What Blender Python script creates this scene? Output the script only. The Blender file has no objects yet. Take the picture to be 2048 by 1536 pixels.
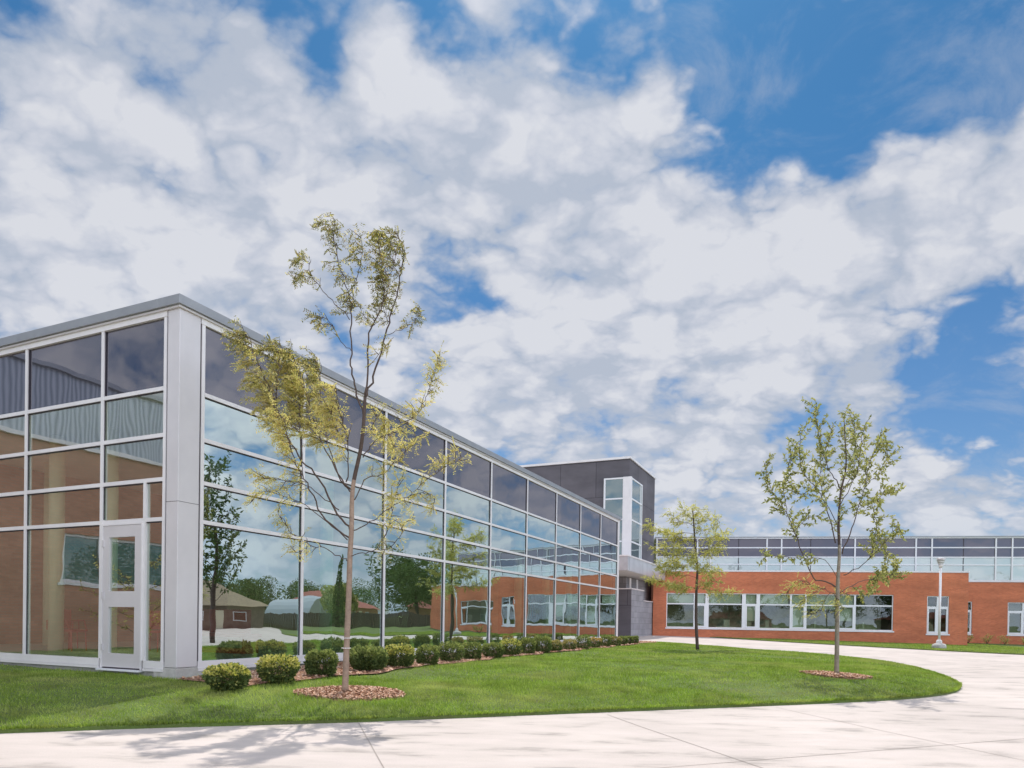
import bpy, math, random
import numpy as np
from mathutils import Vector, Matrix, geometry
random.seed(7); rng = np.random.default_rng(7)
S = bpy.context.scene
COL = S.collection
R = math.radians

# ------------------------------------------------------------------ camera
FPX, ROLL, CYP, PIT, CAMZ = 1401.2, 0.0155, 1250.6, -0.00837, 1.35
F = Vector((0, math.cos(PIT), math.sin(PIT))); U = Vector((0, -math.sin(PIT), math.cos(PIT))); X_ = Vector((1, 0, 0))
cr, sr = math.cos(ROLL), math.sin(ROLL)
camR = X_ * cr + U * sr; camU = U * cr - X_ * sr
cam = bpy.data.cameras.new('camera'); camo = bpy.data.objects.new('camera', cam); COL.objects.link(camo)
M = Matrix.Identity(4)
for i in range(3):
    M[i][0] = camR[i]; M[i][1] = camU[i]; M[i][2] = -F[i]
M[2][3] = CAMZ
camo.matrix_world = M
cam.sensor_width = 36; cam.lens = FPX / 2048 * 36; cam.shift_y = (CYP - 768) / 2048
cam.clip_start = .1; cam.clip_end = 3000
S.camera = camo

def ray(px, py):
    a = px - 1024; b = py - CYP
    u = a * cr + b * sr; v = a * sr - b * cr
    return np.array([u / FPX, math.cos(PIT) - math.sin(PIT) * v / FPX, math.sin(PIT) + math.cos(PIT) * v / FPX])
def at(px, py, Y):
    d = ray(px, py); return d * (Y / d[1]) + np.array([0, 0, CAMZ])

# ------------------------------------------------------------------ sun, sky
SUN_EL, SUN_AZ = R(61), R(6)            # azimuth east of +Y
sd = Vector((math.sin(SUN_AZ) * math.cos(SUN_EL), math.cos(SUN_AZ) * math.cos(SUN_EL), math.sin(SUN_EL)))
sl = bpy.data.lights.new('sun', 'SUN'); sl.energy = 3.3; sl.angle = R(.53); sl.color = (1, .955, .88)
so = bpy.data.objects.new('sun', sl); COL.objects.link(so); so.rotation_euler = sd.to_track_quat('Z', 'Y').to_euler()
S.view_settings.view_transform = 'Standard'; S.view_settings.look = 'None'
S.view_settings.exposure = 0.12; S.view_settings.gamma = 1

W = bpy.data.worlds.new('World'); S.world = W; W.use_nodes = True
def world():
    nt = W.node_tree; N = nt.nodes; L = nt.links
    bg = N['Background']; bg.inputs['Strength'].default_value = .1
    sky = N.new('ShaderNodeTexSky'); sky.sky_type = 'NISHITA'; sky.sun_disc = False
    sky.sun_elevation = SUN_EL; sky.sun_rotation = SUN_AZ
    sky.air_density = 1.0; sky.dust_density = .35; sky.ozone_density = 3.0
    tc = N.new('ShaderNodeTexCoord')
    def mth(op, a, b=None, c=None, clamp=False):
        n = N.new('ShaderNodeMath'); n.operation = op; n.use_clamp = clamp
        for i, v in enumerate((a, b, c)):
            if v is None: continue
            if isinstance(v, (int, float)): n.inputs[i].default_value = v
            else: L.new(v, n.inputs[i])
        return n.outputs[0]
    d = tc.outputs['Generated']
    sx = N.new('ShaderNodeSeparateXYZ'); L.new(d, sx.inputs[0])
    z = mth('MAXIMUM', sx.outputs[2], 0.0)
    den = mth('ADD', z, .46)
    vx = mth('DIVIDE', sx.outputs[0], den); vy = mth('DIVIDE', sx.outputs[1], den)
    # streets of cloud run from upper left down to the right
    cv = N.new('ShaderNodeCombineXYZ'); L.new(vx, cv.inputs[0]); L.new(vy, cv.inputs[1])
    mp = N.new('ShaderNodeMapping'); mp.inputs['Rotation'].default_value = (0, 0, R(18)); mp.inputs['Scale'].default_value = (1.0, 1.2, 1)
    L.new(cv.outputs[0], mp.inputs[0])
    def noise(scale, detail, rough, dist=0, off=0):
        n = N.new('ShaderNodeTexNoise'); n.noise_dimensions = '3D'
        n.inputs['Scale'].default_value = scale; n.inputs['Detail'].default_value = detail
        n.inputs['Roughness'].default_value = rough; n.inputs['Distortion'].default_value = dist
        m = N.new('ShaderNodeMapping'); m.inputs['Location'].default_value = (off, off * .7, off * 1.3)
        L.new(mp.outputs[0], m.inputs[0]); L.new(m.outputs[0], n.inputs['Vector'])
        return n.outputs[0]
    n1 = noise(5.0, 8, .55, .2, 3.1)
    def puff(scale, off):
        dn = N.new('ShaderNodeTexNoise'); dn.inputs['Scale'].default_value = scale * 1.1; dn.inputs['Detail'].default_value = 4; L.new(mp.outputs[0], dn.inputs['Vector'])
        dv = N.new('ShaderNodeVectorMath'); dv.operation = 'MULTIPLY_ADD'; L.new(dn.outputs['Color'], dv.inputs[0]); dv.inputs[1].default_value = (1.1 / scale,) * 3; L.new(mp.outputs[0], dv.inputs[2])
        v = N.new('ShaderNodeTexVoronoi'); v.feature = 'F1'; v.inputs['Scale'].default_value = scale
        v.inputs['Detail'].default_value = 2; v.inputs['Roughness'].default_value = .45; v.inputs['Lacunarity'].default_value = 2.3
        m = N.new('ShaderNodeMapping'); m.inputs['Location'].default_value = (off, off, 0); L.new(dv.outputs[0], m.inputs[0]); L.new(m.outputs[0], v.inputs['Vector'])
        return mth('MULTIPLY_ADD', v.outputs['Distance'], -1.0, .55)
    pf = puff(9.5, 2.7)
    n2 = noise(2.2, 4, .5, 0, 8.2)
    n3 = noise(16.0, 8, .6, .2, 1.7)
    dens = mth('MULTIPLY_ADD', n1, 1.3, .31); dens = mth('MULTIPLY_ADD', pf, .78, dens)
    dens = mth('MULTIPLY_ADD', n2, .55, dens)
    dens = mth('MULTIPLY_ADD', n3, .62, dens)
    gaps = [(1700, 130, 250, .46), (1950, 60, 210, .5), (1400, 60, 190, .38), (1130, 10, 160, .36), (860, -30, 130, .26), (560, 30, 110, .42),
            (640, 110, 60, .34), (300, -80, 160, .3), (1480, 290, 120, .42), (1680, 300, 130, .38), (1830, 230, 90, .26), (1900, 730, 120, .62), (1180, 70, 120, .32), (900, 40, 110, .2), (1500, 200, 140, .3), (2010, 850, 140, .5),
            (1870, 900, 110, .3), (1990, 600, 70, .3), (350, 345, 55, .42), (290, 400, 40, .34), (900, 620, 70, .3), (970, 610, 40, .24),
            (1340, 770, 70, .22), (1340, 320, 50, .3), (-30, 200, 60, .45), (20, 0, 60, .35), (1600, 985, 110, .18), (1250, 170, 55, .22), (1040, 440, 25, .2), (500, 485, 25, .2)]
    adds = [(1400, 500, 240, .2), (300, 250, 240, .22), (700, 260, 150, .22), (1000, 330, 220, .26), (1650, 560, 190, .2), (1250, 640, 200, .24), (1750, 430, 150, .2),
            (2010, 300, 120, .42), (1900, 420, 120, .36), (300, 520, 240, .24), (1000, 780, 200, .24), (700, 420, 190, .22), (1900, 1000, 110, .26), (1100, 260, 100, .16), (1400, 880, 150, .2), (120, 160, 130, .2), (1000, 150, 90, .2), (780, 120, 80, .22)]
    for (px, py, rp, w) in [(a, b, c, -w) for a, b, c, w in gaps] + adds:
        v = ray(px, py); ln = np.linalg.norm(v); v = v / ln
        ang = rp / FPX / ln ** 1.5
        k = 1 / (ang * ang) * 1.1
        dt = N.new('ShaderNodeVectorMath'); dt.operation = 'DOT_PRODUCT'; L.new(d, dt.inputs[0]); dt.inputs[1].default_value = tuple(v)
        e = mth('EXPONENT', mth('MULTIPLY_ADD', dt.outputs['Value'], 2 * k, -2 * k))
        dens = mth('MULTIPLY_ADD', e, w, dens)
    mr = N.new('ShaderNodeMapRange'); mr.interpolation_type = 'SMOOTHSTEP'
    mr.inputs['From Min'].default_value = .80; mr.inputs['From Max'].default_value = 1.36
    L.new(dens, mr.inputs[0])
    fac = mr.outputs[0]
    # cloud tone: thick parts bright, with grey undersides
    n4 = noise(5.2, 9, .6, .35, 5.5)
    tone = mth('MULTIPLY_ADD', mth('SUBTRACT', dens, 1.25), .42, mth('MULTIPLY_ADD', pf, .35, n4))
    cr_ = N.new('ShaderNodeValToRGB'); L.new(tone, cr_.inputs[0])
    el = cr_.color_ramp.elements
    el[0].position = .33; el[0].color = (4.5, 4.95, 5.8, 1)
    el[1].position = .64; el[1].color = (6.75, 6.85, 7.25, 1)
    e = cr_.color_ramp.elements.new(.48); e.color = (5.6, 5.85, 6.55, 1)
    # blue of the open sky
    lo = N.new('ShaderNodeMapRange'); lo.inputs['From Min'].default_value = .02; lo.inputs['From Max'].default_value = .55; L.new(z, lo.inputs[0])
    tg = N.new('ShaderNodeMix'); tg.data_type = 'RGBA'; L.new(lo.outputs[0], tg.inputs[0]); tg.inputs[6].default_value = (.62, .68, .80, 1); tg.inputs[7].default_value = (.30, .66, .83, 1)
    tint = N.new('ShaderNodeMix'); tint.data_type = 'RGBA'; tint.blend_type = 'MULTIPLY'; tint.inputs[0].default_value = 1
    L.new(sky.outputs[0], tint.inputs[6]); L.new(tg.outputs[2], tint.inputs[7])
    low = N.new('ShaderNodeMapRange'); low.inputs['From Min'].default_value = .0; low.inputs['From Max'].default_value = .16
    low.inputs['To Min'].default_value = .7; low.inputs['To Max'].default_value = 0; L.new(z, low.inputs[0])
    cl2 = N.new('ShaderNodeMix'); cl2.data_type = 'RGBA'; L.new(low.outputs[0], cl2.inputs[0])
    L.new(cr_.outputs[0], cl2.inputs[6]); cl2.inputs[7].default_value = (4.4, 5.3, 6.6, 1)
    wm = N.new('ShaderNodeMapRange'); wm.interpolation_type = 'SMOOTHSTEP'; wm.inputs['From Min'].default_value = .47; wm.inputs['From Max'].default_value = .70; wm.inputs['To Max'].default_value = .4; L.new(noise(5.5, 8, .62, .5, 12.3), wm.inputs[0])
    fx = mth('MULTIPLY', mth('MAXIMUM', fac, wm.outputs[0]), .94)
    mx = N.new('ShaderNodeMix'); mx.data_type = 'RGBA'; L.new(fx, mx.inputs[0])
    L.new(tint.outputs[2], mx.inputs[6]); L.new(cl2.outputs[2], mx.inputs[7])
    # added fill light: out-of-view sky behind the camera and round the sun is brightened
    bk = N.new('ShaderNodeMapRange'); bk.interpolation_type = 'SMOOTHSTEP'; bk.inputs['From Min'].default_value = -.05; bk.inputs['From Max'].default_value = .75
    bk.inputs['To Min'].default_value = 1; bk.inputs['To Max'].default_value = 3.3; bd = N.new('ShaderNodeVectorMath'); bd.operation = 'DOT_PRODUCT'; L.new(d, bd.inputs[0]); bd.inputs[1].default_value = (.50, -.866, 0); L.new(bd.outputs['Value'], bk.inputs[0])
    dt = N.new('ShaderNodeVectorMath'); dt.operation = 'DOT_PRODUCT'; L.new(d, dt.inputs[0]); dt.inputs[1].default_value = tuple(sd)
    glow = mth('MULTIPLY_ADD', mth('EXPONENT', mth('MULTIPLY_ADD', dt.outputs['Value'], 40, -40)), 1.2, bk.outputs[0])
    fin = N.new('ShaderNodeVectorMath'); fin.operation = 'SCALE'; L.new(mx.outputs[2], fin.inputs[0]); L.new(glow, fin.inputs['Scale'])
    L.new(fin.outputs[0], bg.inputs[0])
world()

# ------------------------------------------------------------------ materials
def mat(name, color, rough=.6, metal=0, spec=.5, noise=None, bump=None, coords='Object'):
    """noise=(scale, other colour, contrast low, high); bump=(scale, strength, distance)"""
    m = bpy.data.materials.new(name); m.use_nodes = True
    nt = m.node_tree; N = nt.nodes; L = nt.links; p = N['Principled BSDF']
    p.inputs['Base Color'].default_value = (*color, 1); p.inputs['Roughness'].default_value = rough
    p.inputs['Metallic'].default_value = metal; p.inputs['Specular IOR Level'].default_value = spec
    tc = N.new('ShaderNodeTexCoord')
    if noise:
        n = N.new('ShaderNodeTexNoise'); n.inputs['Scale'].default_value = noise[0]; n.inputs['Detail'].default_value = 8; n.inputs['Roughness'].default_value = .62
        L.new(tc.outputs[coords], n.inputs['Vector'])
        mr = N.new('ShaderNodeMapRange'); mr.inputs['From Min'].default_value = noise[2]; mr.inputs['From Max'].default_value = noise[3]; L.new(n.outputs[0], mr.inputs[0])
        mx = N.new('ShaderNodeMix'); mx.data_type = 'RGBA'; L.new(mr.outputs[0], mx.inputs[0])
        mx.inputs[6].default_value = (*color, 1); mx.inputs[7].default_value = (*noise[1], 1); L.new(mx.outputs[2], p.inputs['Base Color'])
    if bump:
        n = N.new('ShaderNodeTexNoise'); n.inputs['Scale'].default_value = bump[0]; n.inputs['Detail'].default_value = 5
        L.new(tc.outputs[coords], n.inputs['Vector'])
        b = N.new('ShaderNodeBump'); b.inputs['Strength'].default_value = bump[1]; b.inputs['Distance'].default_value = bump[2]
        L.new(n.outputs[0], b.inputs['Height']); L.new(b.outputs[0], p.inputs['Normal'])
    return m

def glass(name, tint, refl, base, waves=.0045, dark=None, rcol=(.93, .97, .98)):
    """architectural pane: tinted see-through (or a dark backing) under a mirror-like coating"""
    m = bpy.data.materials.new(name); m.use_nodes = True
    nt = m.node_tree; N = nt.nodes; L = nt.links; N.remove(N['Principled BSDF']); out = N['Material Output']
    if dark:
        a = N.new('ShaderNodeBsdfDiffuse'); a.inputs[0].default_value = (*dark, 1)
    else:
        a = N.new('ShaderNodeBsdfTransparent'); a.inputs[0].default_value = (*tint, 1)
    g = N.new('ShaderNodeBsdfGlossy'); g.inputs['Roughness'].default_value = 0.0; g.inputs[0].default_value = (*rcol, 1)
    lw = N.new('ShaderNodeLayerWeight'); lw.inputs[0].default_value = .5
    ma = N.new('ShaderNodeMath'); ma.operation = 'MULTIPLY_ADD'; ma.use_clamp = True
    L.new(lw.outputs['Facing'], ma.inputs[0]); ma.inputs[1].default_value = refl; ma.inputs[2].default_value = base
    mx = N.new('ShaderNodeMixShader'); L.new(ma.outputs[0], mx.inputs[0]); L.new(a.outputs[0], mx.inputs[1]); L.new(g.outputs[0], mx.inputs[2])
    tc = N.new('ShaderNodeTexCoord'); oi = N.new('ShaderNodeObjectInfo')
    ad = N.new('ShaderNodeVectorMath'); ad.operation = 'ADD'; L.new(tc.outputs['Object'], ad.inputs[0])
    sc = N.new('ShaderNodeVectorMath'); sc.operation = 'SCALE'; sc.inputs[0].default_value = (37, 19, 53); L.new(oi.outputs['Random'], sc.inputs['Scale'])
    L.new(sc.outputs[0], ad.inputs[1])
    n = N.new('ShaderNodeTexNoise'); n.inputs['Scale'].default_value = .75; n.inputs['Detail'].default_value = 1.5; L.new(ad.outputs[0], n.inputs['Vector'])
    b = N.new('ShaderNodeBump'); b.inputs['Strength'].default_value = 1; b.inputs['Distance'].default_value = waves; L.new(n.outputs[0], b.inputs['Height'])
    L.new(b.outputs[0], g.inputs['Normal'])
    L.new(mx.outputs[0], out.inputs[0])
    return m

def brick(name, c1, c2, mortar, w=.21, h=.075, ms=.008, blotch=None):
    m = bpy.data.materials.new(name); m.use_nodes = True
    nt = m.node_tree; N = nt.nodes; L = nt.links; p = N['Principled BSDF']; p.inputs['Roughness'].default_value = .85; p.inputs['Specular IOR Level'].default_value = .25
    tc = N.new('ShaderNodeTexCoord'); sx = N.new('ShaderNodeSeparateXYZ'); L.new(tc.outputs['Object'], sx.inputs[0])
    ad = N.new('ShaderNodeMath'); ad.operation = 'ADD'; L.new(sx.outputs[0], ad.inputs[0]); L.new(sx.outputs[1], ad.inputs[1])
    cb = N.new('ShaderNodeCombineXYZ'); L.new(ad.outputs[0], cb.inputs[0]); L.new(sx.outputs[2], cb.inputs[1])
    br = N.new('ShaderNodeTexBrick'); L.new(cb.outputs[0], br.inputs['Vector'])
    br.inputs['Color1'].default_value = (*c1, 1); br.inputs['Color2'].default_value = (*c2, 1); br.inputs['Mortar'].default_value = (*mortar, 1)
    br.inputs['Scale'].default_value = 1; br.inputs['Mortar Size'].default_value = ms; br.inputs['Brick Width'].default_value = w; br.inputs['Row Height'].default_value = h
    br.inputs['Bias'].default_value = 0; br.inputs['Mortar Smooth'].default_value = .3
    n = N.new('ShaderNodeTexNoise'); n.inputs['Scale'].default_value = .7; n.inputs['Detail'].default_value = 7; n.inputs['Roughness'].default_value = .6
    mpn = N.new('ShaderNodeMapping'); mpn.inputs['Scale'].default_value = (.6, .6, 1.6); L.new(tc.outputs['Object'], mpn.inputs[0]); L.new(mpn.outputs[0], n.inputs['Vector'])
    mr = N.new('ShaderNodeMapRange'); mr.inputs['From Min'].default_value = .3; mr.inputs['From Max'].default_value = .7
    mr.inputs['To Min'].default_value = .78; mr.inputs['To Max'].default_value = 1.16; L.new(n.outputs[0], mr.inputs[0])
    mx = N.new('ShaderNodeVectorMath'); mx.operation = 'SCALE'; L.new(br.outputs[0], mx.inputs[0]); L.new(mr.outputs[0], mx.inputs['Scale'])
    L.new(mx.outputs[0], p.inputs['Base Color'])
    b = N.new('ShaderNodeBump'); b.inputs['Strength'].default_value = .4; b.inputs['Distance'].default_value = .006; b.invert = True; L.new(br.outputs[1], b.inputs['Height']); L.new(b.outputs[0], p.inputs['Normal'])
    return m

def leafmat(name, cols, trans=.45, noise=None, tint=(1.15, 1.1, .75)):
    m = bpy.data.materials.new(name); m.use_nodes = True
    nt = m.node_tree; N = nt.nodes; L = nt.links; N.remove(N['Principled BSDF']); out = N['Material Output']
    ge = N.new('ShaderNodeNewGeometry'); rp = N.new('ShaderNodeValToRGB'); L.new(ge.outputs['Random Per Island'], rp.inputs[0])
    e = rp.color_ramp.elements
    for i, c in enumerate(cols):
        pos = i / (len(cols) - 1)
        if i == 0: e[0].color = (*c, 1); e[0].position = 0
        elif i == len(cols) - 1: e[-1].color = (*c, 1); e[-1].position = 1
        else: x = e.new(pos); x.color = (*c, 1)
    col = rp.outputs[0]
    if noise:
        tc = N.new('ShaderNodeTexCoord'); n = N.new('ShaderNodeTexNoise'); n.inputs['Scale'].default_value = noise[0]; n.inputs['Detail'].default_value = 6; n.inputs['Roughness'].default_value = .6
        L.new(tc.outputs['Object'], n.inputs['Vector'])
        mr = N.new('ShaderNodeMapRange'); mr.inputs['From Min'].default_value = noise[2]; mr.inputs['From Max'].default_value = noise[3]; mr.inputs['To Max'].default_value = noise[4]; L.new(n.outputs[0], mr.inputs[0])
        mx = N.new('ShaderNodeMix'); mx.data_type = 'RGBA'; L.new(mr.outputs[0], mx.inputs[0]); L.new(col, mx.inputs[6]); mx.inputs[7].default_value = (*noise[1], 1); col = mx.outputs[2]
        n2 = N.new('ShaderNodeTexNoise'); n2.inputs['Scale'].default_value = noise[0] * 3.7; n2.inputs['Detail'].default_value = 5; L.new(tc.outputs['Object'], n2.inputs['Vector'])
        mr2 = N.new('ShaderNodeMapRange'); mr2.inputs['From Min'].default_value = .3; mr2.inputs['From Max'].default_value = .7; mr2.inputs['To Min'].default_value = .68; mr2.inputs['To Max'].default_value = 1.22; L.new(n2.outputs[0], mr2.inputs[0])
        sc = N.new('ShaderNodeVectorMath'); sc.operation = 'SCALE'; L.new(col, sc.inputs[0]); L.new(mr2.outputs[0], sc.inputs['Scale']); col = sc.outputs[0]
    df = N.new('ShaderNodeBsdfDiffuse'); L.new(col, df.inputs[0])
    tr = N.new('ShaderNodeBsdfTranslucent'); tm = N.new('ShaderNodeMix'); tm.data_type = 'RGBA'; tm.blend_type = 'MULTIPLY'; tm.inputs[0].default_value = 1
    L.new(col, tm.inputs[6]); tm.inputs[7].default_value = (*tint, 1); L.new(tm.outputs[2], tr.inputs[0])
    mx = N.new('ShaderNodeMixShader'); mx.inputs[0].default_value = trans; L.new(df.outputs[0], mx.inputs[1]); L.new(tr.outputs[0], mx.inputs[2])
    L.new(mx.outputs[0], out.inputs[0])
    return m

MT = {}
MT['alu'] = mat('white_aluminium', (.80, .765, .765), .38, .05, .5, noise=(1.2, (.70, .67, .675), .35, .7))
MT['alu2'] = mat('silver_aluminium', (.68, .645, .655), .38, .15, .5, noise=(.9, (.60, .57, .58), .35, .7))
MT['coping'] = mat('coping_metal', (.33, .34, .36), .38, .35, .5, noise=(2, (.28, .29, .31), .35, .7))
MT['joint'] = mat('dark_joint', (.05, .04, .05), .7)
MT['frame'] = mat('white_frame', (.74, .74, .76), .4)
MT['pane'] = glass('clear_pane', (.58, .80, .66), .52, .43, waves=.006, rcol=(.82, .94, .95))
MT['pane_side'] = glass('side_pane', (.80, .86, .76), .40, .22, waves=.009, rcol=(.95, .98, .97))
MT['spandrel'] = glass('spandrel_pane', None, .34, .10, waves=.006, dark=(.048, .046, .06), rcol=(.80, .79, .86))
MT['spandrel2'] = glass('far_spandrel', None, .25, .04, dark=(.085, .078, .10), rcol=(.86, .84, .93))
MT['pane_light'] = glass('pale_pane', None, .22, .10, dark=(.42, .47, .455))
MT['pane_win'] = glass('window_pane', (.78, .86, .74), .22, .08)
MT['brick'] = brick('orange_brick', (.60, .185, .085), (.50, .145, .068), (.44, .22, .15))
MT['brick2'] = brick('red_brick', (.55, .29, .20), (.46, .24, .165), (.42, .29, .22))
MT['stone'] = brick('grey_stone', (.33, .32, .34), (.26, .25, .27), (.18, .175, .185), .9, .4, .012)
MT['panel'] = brick('dark_panel', (.135, .125, .14), (.12, .112, .127), (.06, .055, .065), 2.6, 2.45, .02)
MT['conc_found'] = mat('cast_concrete', (.50, .48, .45), .9, noise=(6, (.36, .34, .32), .4, .7), bump=(30, .4, .01))
MT['canopy'] = mat('canopy_metal', (.56, .57, .60), .32, .35, .5, noise=(.9, (.44, .45, .48), .38, .62))
MT['soffit'] = mat('soffit', (.5, .48, .46), .8)
MT['bark'] = mat('bark', (.36, .255, .19), .9, noise=(14, (.22, .155, .12), .35, .7), bump=(40, .6, .01))
MT['bark_dark'] = mat('dark_bark', (.10, .068, .055), .9, noise=(14, (.06, .042, .036), .35, .7))
MT['bark_grey'] = mat('grey_bark', (.30, .26, .20), .9, noise=(14, (.18, .15, .12), .35, .7), bump=(40, .6, .01))
MT['leaf1'] = leafmat('locust_leaf', [(.70, .65, .29), (.52, .53, .21), (.82, .75, .40), (.40, .41, .15), (.74, .62, .31), (.42, .33, .15)], .45)
MT['leaf1b'] = leafmat('backlit_locust_leaf', [(.24, .25, .09), (.15, .17, .06), (.32, .30, .13), (.30, .21, .10)], .3)  # darker copy of the locust leaf; backlit look of the crown top put into colour
MT['leaf2'] = leafmat('ash_leaf', [(.28, .31, .10), (.46, .48, .19), (.16, .19, .07), (.58, .55, .28), (.32, .34, .12)], .42)
MT['leaf3'] = leafmat('pale_locust_leaf', [(.60, .58, .22), (.46, .48, .17), (.70, .65, .30), (.34, .38, .13)], .45)
MT['leafd'] = leafmat('dark_leaf', [(.075, .13, .05), (.12, .18, .065), (.05, .095, .035), (.16, .22, .08)], .3)
MT['shrub'] = leafmat('yew_needles', [(.085, .125, .045), (.15, .20, .07), (.06, .09, .035), (.20, .24, .09), (.11, .15, .055)], .3)
MT['shrub_tip'] = leafmat('new_shoots', [(.60, .56, .16), (.42, .45, .11), (.70, .62, .24), (.34, .38, .12)], .4)
MT['shrub_bronze'] = leafmat('bronze_shoots', [(.50, .38, .17), (.36, .33, .13), (.56, .44, .22), (.32, .32, .12)], .4)
MT['grass'] = leafmat('grass_blade', [(.21, .30, .05), (.30, .40, .075), (.12, .20, .03), (.46, .52, .17), (.24, .34, .055)], .4,
                      noise=(.6, (.48, .46, .20), .48, .70, .8), tint=(1.1, 1.25, .5))
MT['soil'] = mat('lawn_soil', (.10, .15, .03), .95, noise=(1.3, (.09, .10, .03), .45, .7), bump=(25, 1, .03))
MT['mulch'] = mat('bark_mulch', (.48, .26, .17), .95, noise=(28, (.14, .07, .045), .42, .62), bump=(60, 1, .03))
MT['chip'] = leafmat('mulch_chips', [(.58, .35, .24), (.44, .25, .16), (.70, .52, .40), (.30, .16, .10), (.54, .31, .20)], .0)
MT['red'] = mat('dark_red_plastic', (.50, .07, .055), .5)
MT['beige'] = mat('beige_paint', (.78, .74, .56), .8)
MT['inwall'] = mat('inner_wall', (.72, .50, .36), .85, noise=(1.2, (.64, .44, .31), .4, .6))
MT['infloor'] = mat('inner_floor', (.55, .54, .48), .45)
MT['ceiling'] = mat('ceiling', (.75, .75, .72), .9)
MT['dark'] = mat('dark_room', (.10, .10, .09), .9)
MT['shed'] = mat('shed_white', (.34, .38, .41), .7)
MT['roof_red'] = mat('roof_red', (.32, .10, .08), .9, noise=(4, (.22, .08, .06), .4, .6))
MT['roof_tan'] = mat('roof_tan', (.30, .23, .15), .9, noise=(4, (.22, .17, .12), .4, .6))
MT['fence'] = mat('fence_wood', (.13, .10, .085), .9, noise=(8, (.08, .06, .05), .4, .6))
MT['house'] = mat('house_wall', (.22, .18, .14), .9, noise=(3, (.16, .13, .10), .4, .6))
MT['lawn_far'] = mat('far_lawn', (.14, .23, .04), .95, noise=(.4, (.20, .26, .07), .4, .65))
MT['blind'] = mat('window_blind', (.38, .40, .35), .9)

def corrugated():
    m = mat('corrugated_metal', (.34, .37, .42), .4, .4)
    nt = m.node_tree; N = nt.nodes; L = nt.links
    tc = N.new('ShaderNodeTexCoord'); w = N.new('ShaderNodeTexWave'); w.bands_direction = 'X'; w.inputs['Scale'].default_value = 2.2; L.new(tc.outputs['Object'], w.inputs['Vector'])
    mx = N.new('ShaderNodeMix'); mx.data_type = 'RGBA'; L.new(w.outputs[0], mx.inputs[0]); mx.inputs[6].default_value = (.24, .27, .31, 1); mx.inputs[7].default_value = (.46, .49, .54, 1)
    L.new(mx.outputs[2], N['Principled BSDF'].inputs['Base Color'])
    return m
MT['corr'] = corrugated()

def concrete():
    m = bpy.data.materials.new('plaza_concrete'); m.use_nodes = True
    nt = m.node_tree; N = nt.nodes; L = nt.links; p = N['Principled BSDF']; p.inputs['Roughness'].default_value = .85; p.inputs['Specular IOR Level'].default_value = .3
    tc = N.new('ShaderNodeTexCoord'); mp = N.new('ShaderNodeMapping'); mp.inputs['Rotation'].default_value = (0, 0, R(20)); mp.inputs['Scale'].default_value = (.55, 1.5, 1)
    L.new(tc.outputs['Object'], mp.inputs[0])
    def nz(s, dt, rg, vec):
        n = N.new('ShaderNodeTexNoise'); n.inputs['Scale'].default_value = s; n.inputs['Detail'].default_value = dt; n.inputs['Roughness'].default_value = rg; L.new(vec, n.inputs['Vector']); return n.outputs[0]
    a = nz(1.6, 8, .62, mp.outputs[0]); b = nz(.35, 4, .5, tc.outputs['Object']); c = nz(60, 4, .7, tc.outputs['Object'])
    r = N.new('ShaderNodeValToRGB'); L.new(a, r.inputs[0]); e = r.color_ramp.elements
    e[0].position = .34; e[0].color = (.35, .308, .28, 1); e[1].position = .66; e[1].color = (.575, .50, .462, 1)
    x = e.new(.45); x.color = (.515, .452, .412, 1)
    def mul(col, v, lo, hi, f0=.3, f1=.7):
        mr = N.new('ShaderNodeMapRange'); mr.inputs['From Min'].default_value = f0; mr.inputs['From Max'].default_value = f1; mr.inputs['To Min'].default_value = lo; mr.inputs['To Max'].default_value = hi; L.new(v, mr.inputs[0])
        s = N.new('ShaderNodeVectorMath'); s.operation = 'SCALE'; L.new(col, s.inputs[0]); L.new(mr.outputs[0], s.inputs['Scale']); return s.outputs[0]
    col = mul(mul(r.outputs[0], b, .9, 1.07), c, .93, 1.06)
    L.new(col, p.inputs['Base Color'])
    bp = N.new('ShaderNodeBump'); bp.inputs['Strength'].default_value = .25; bp.inputs['Distance'].default_value = .006; L.new(c, bp.inputs['Height']); L.new(bp.outputs[0], p.inputs['Normal'])
    return m
MT['concrete'] = concrete()

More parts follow.
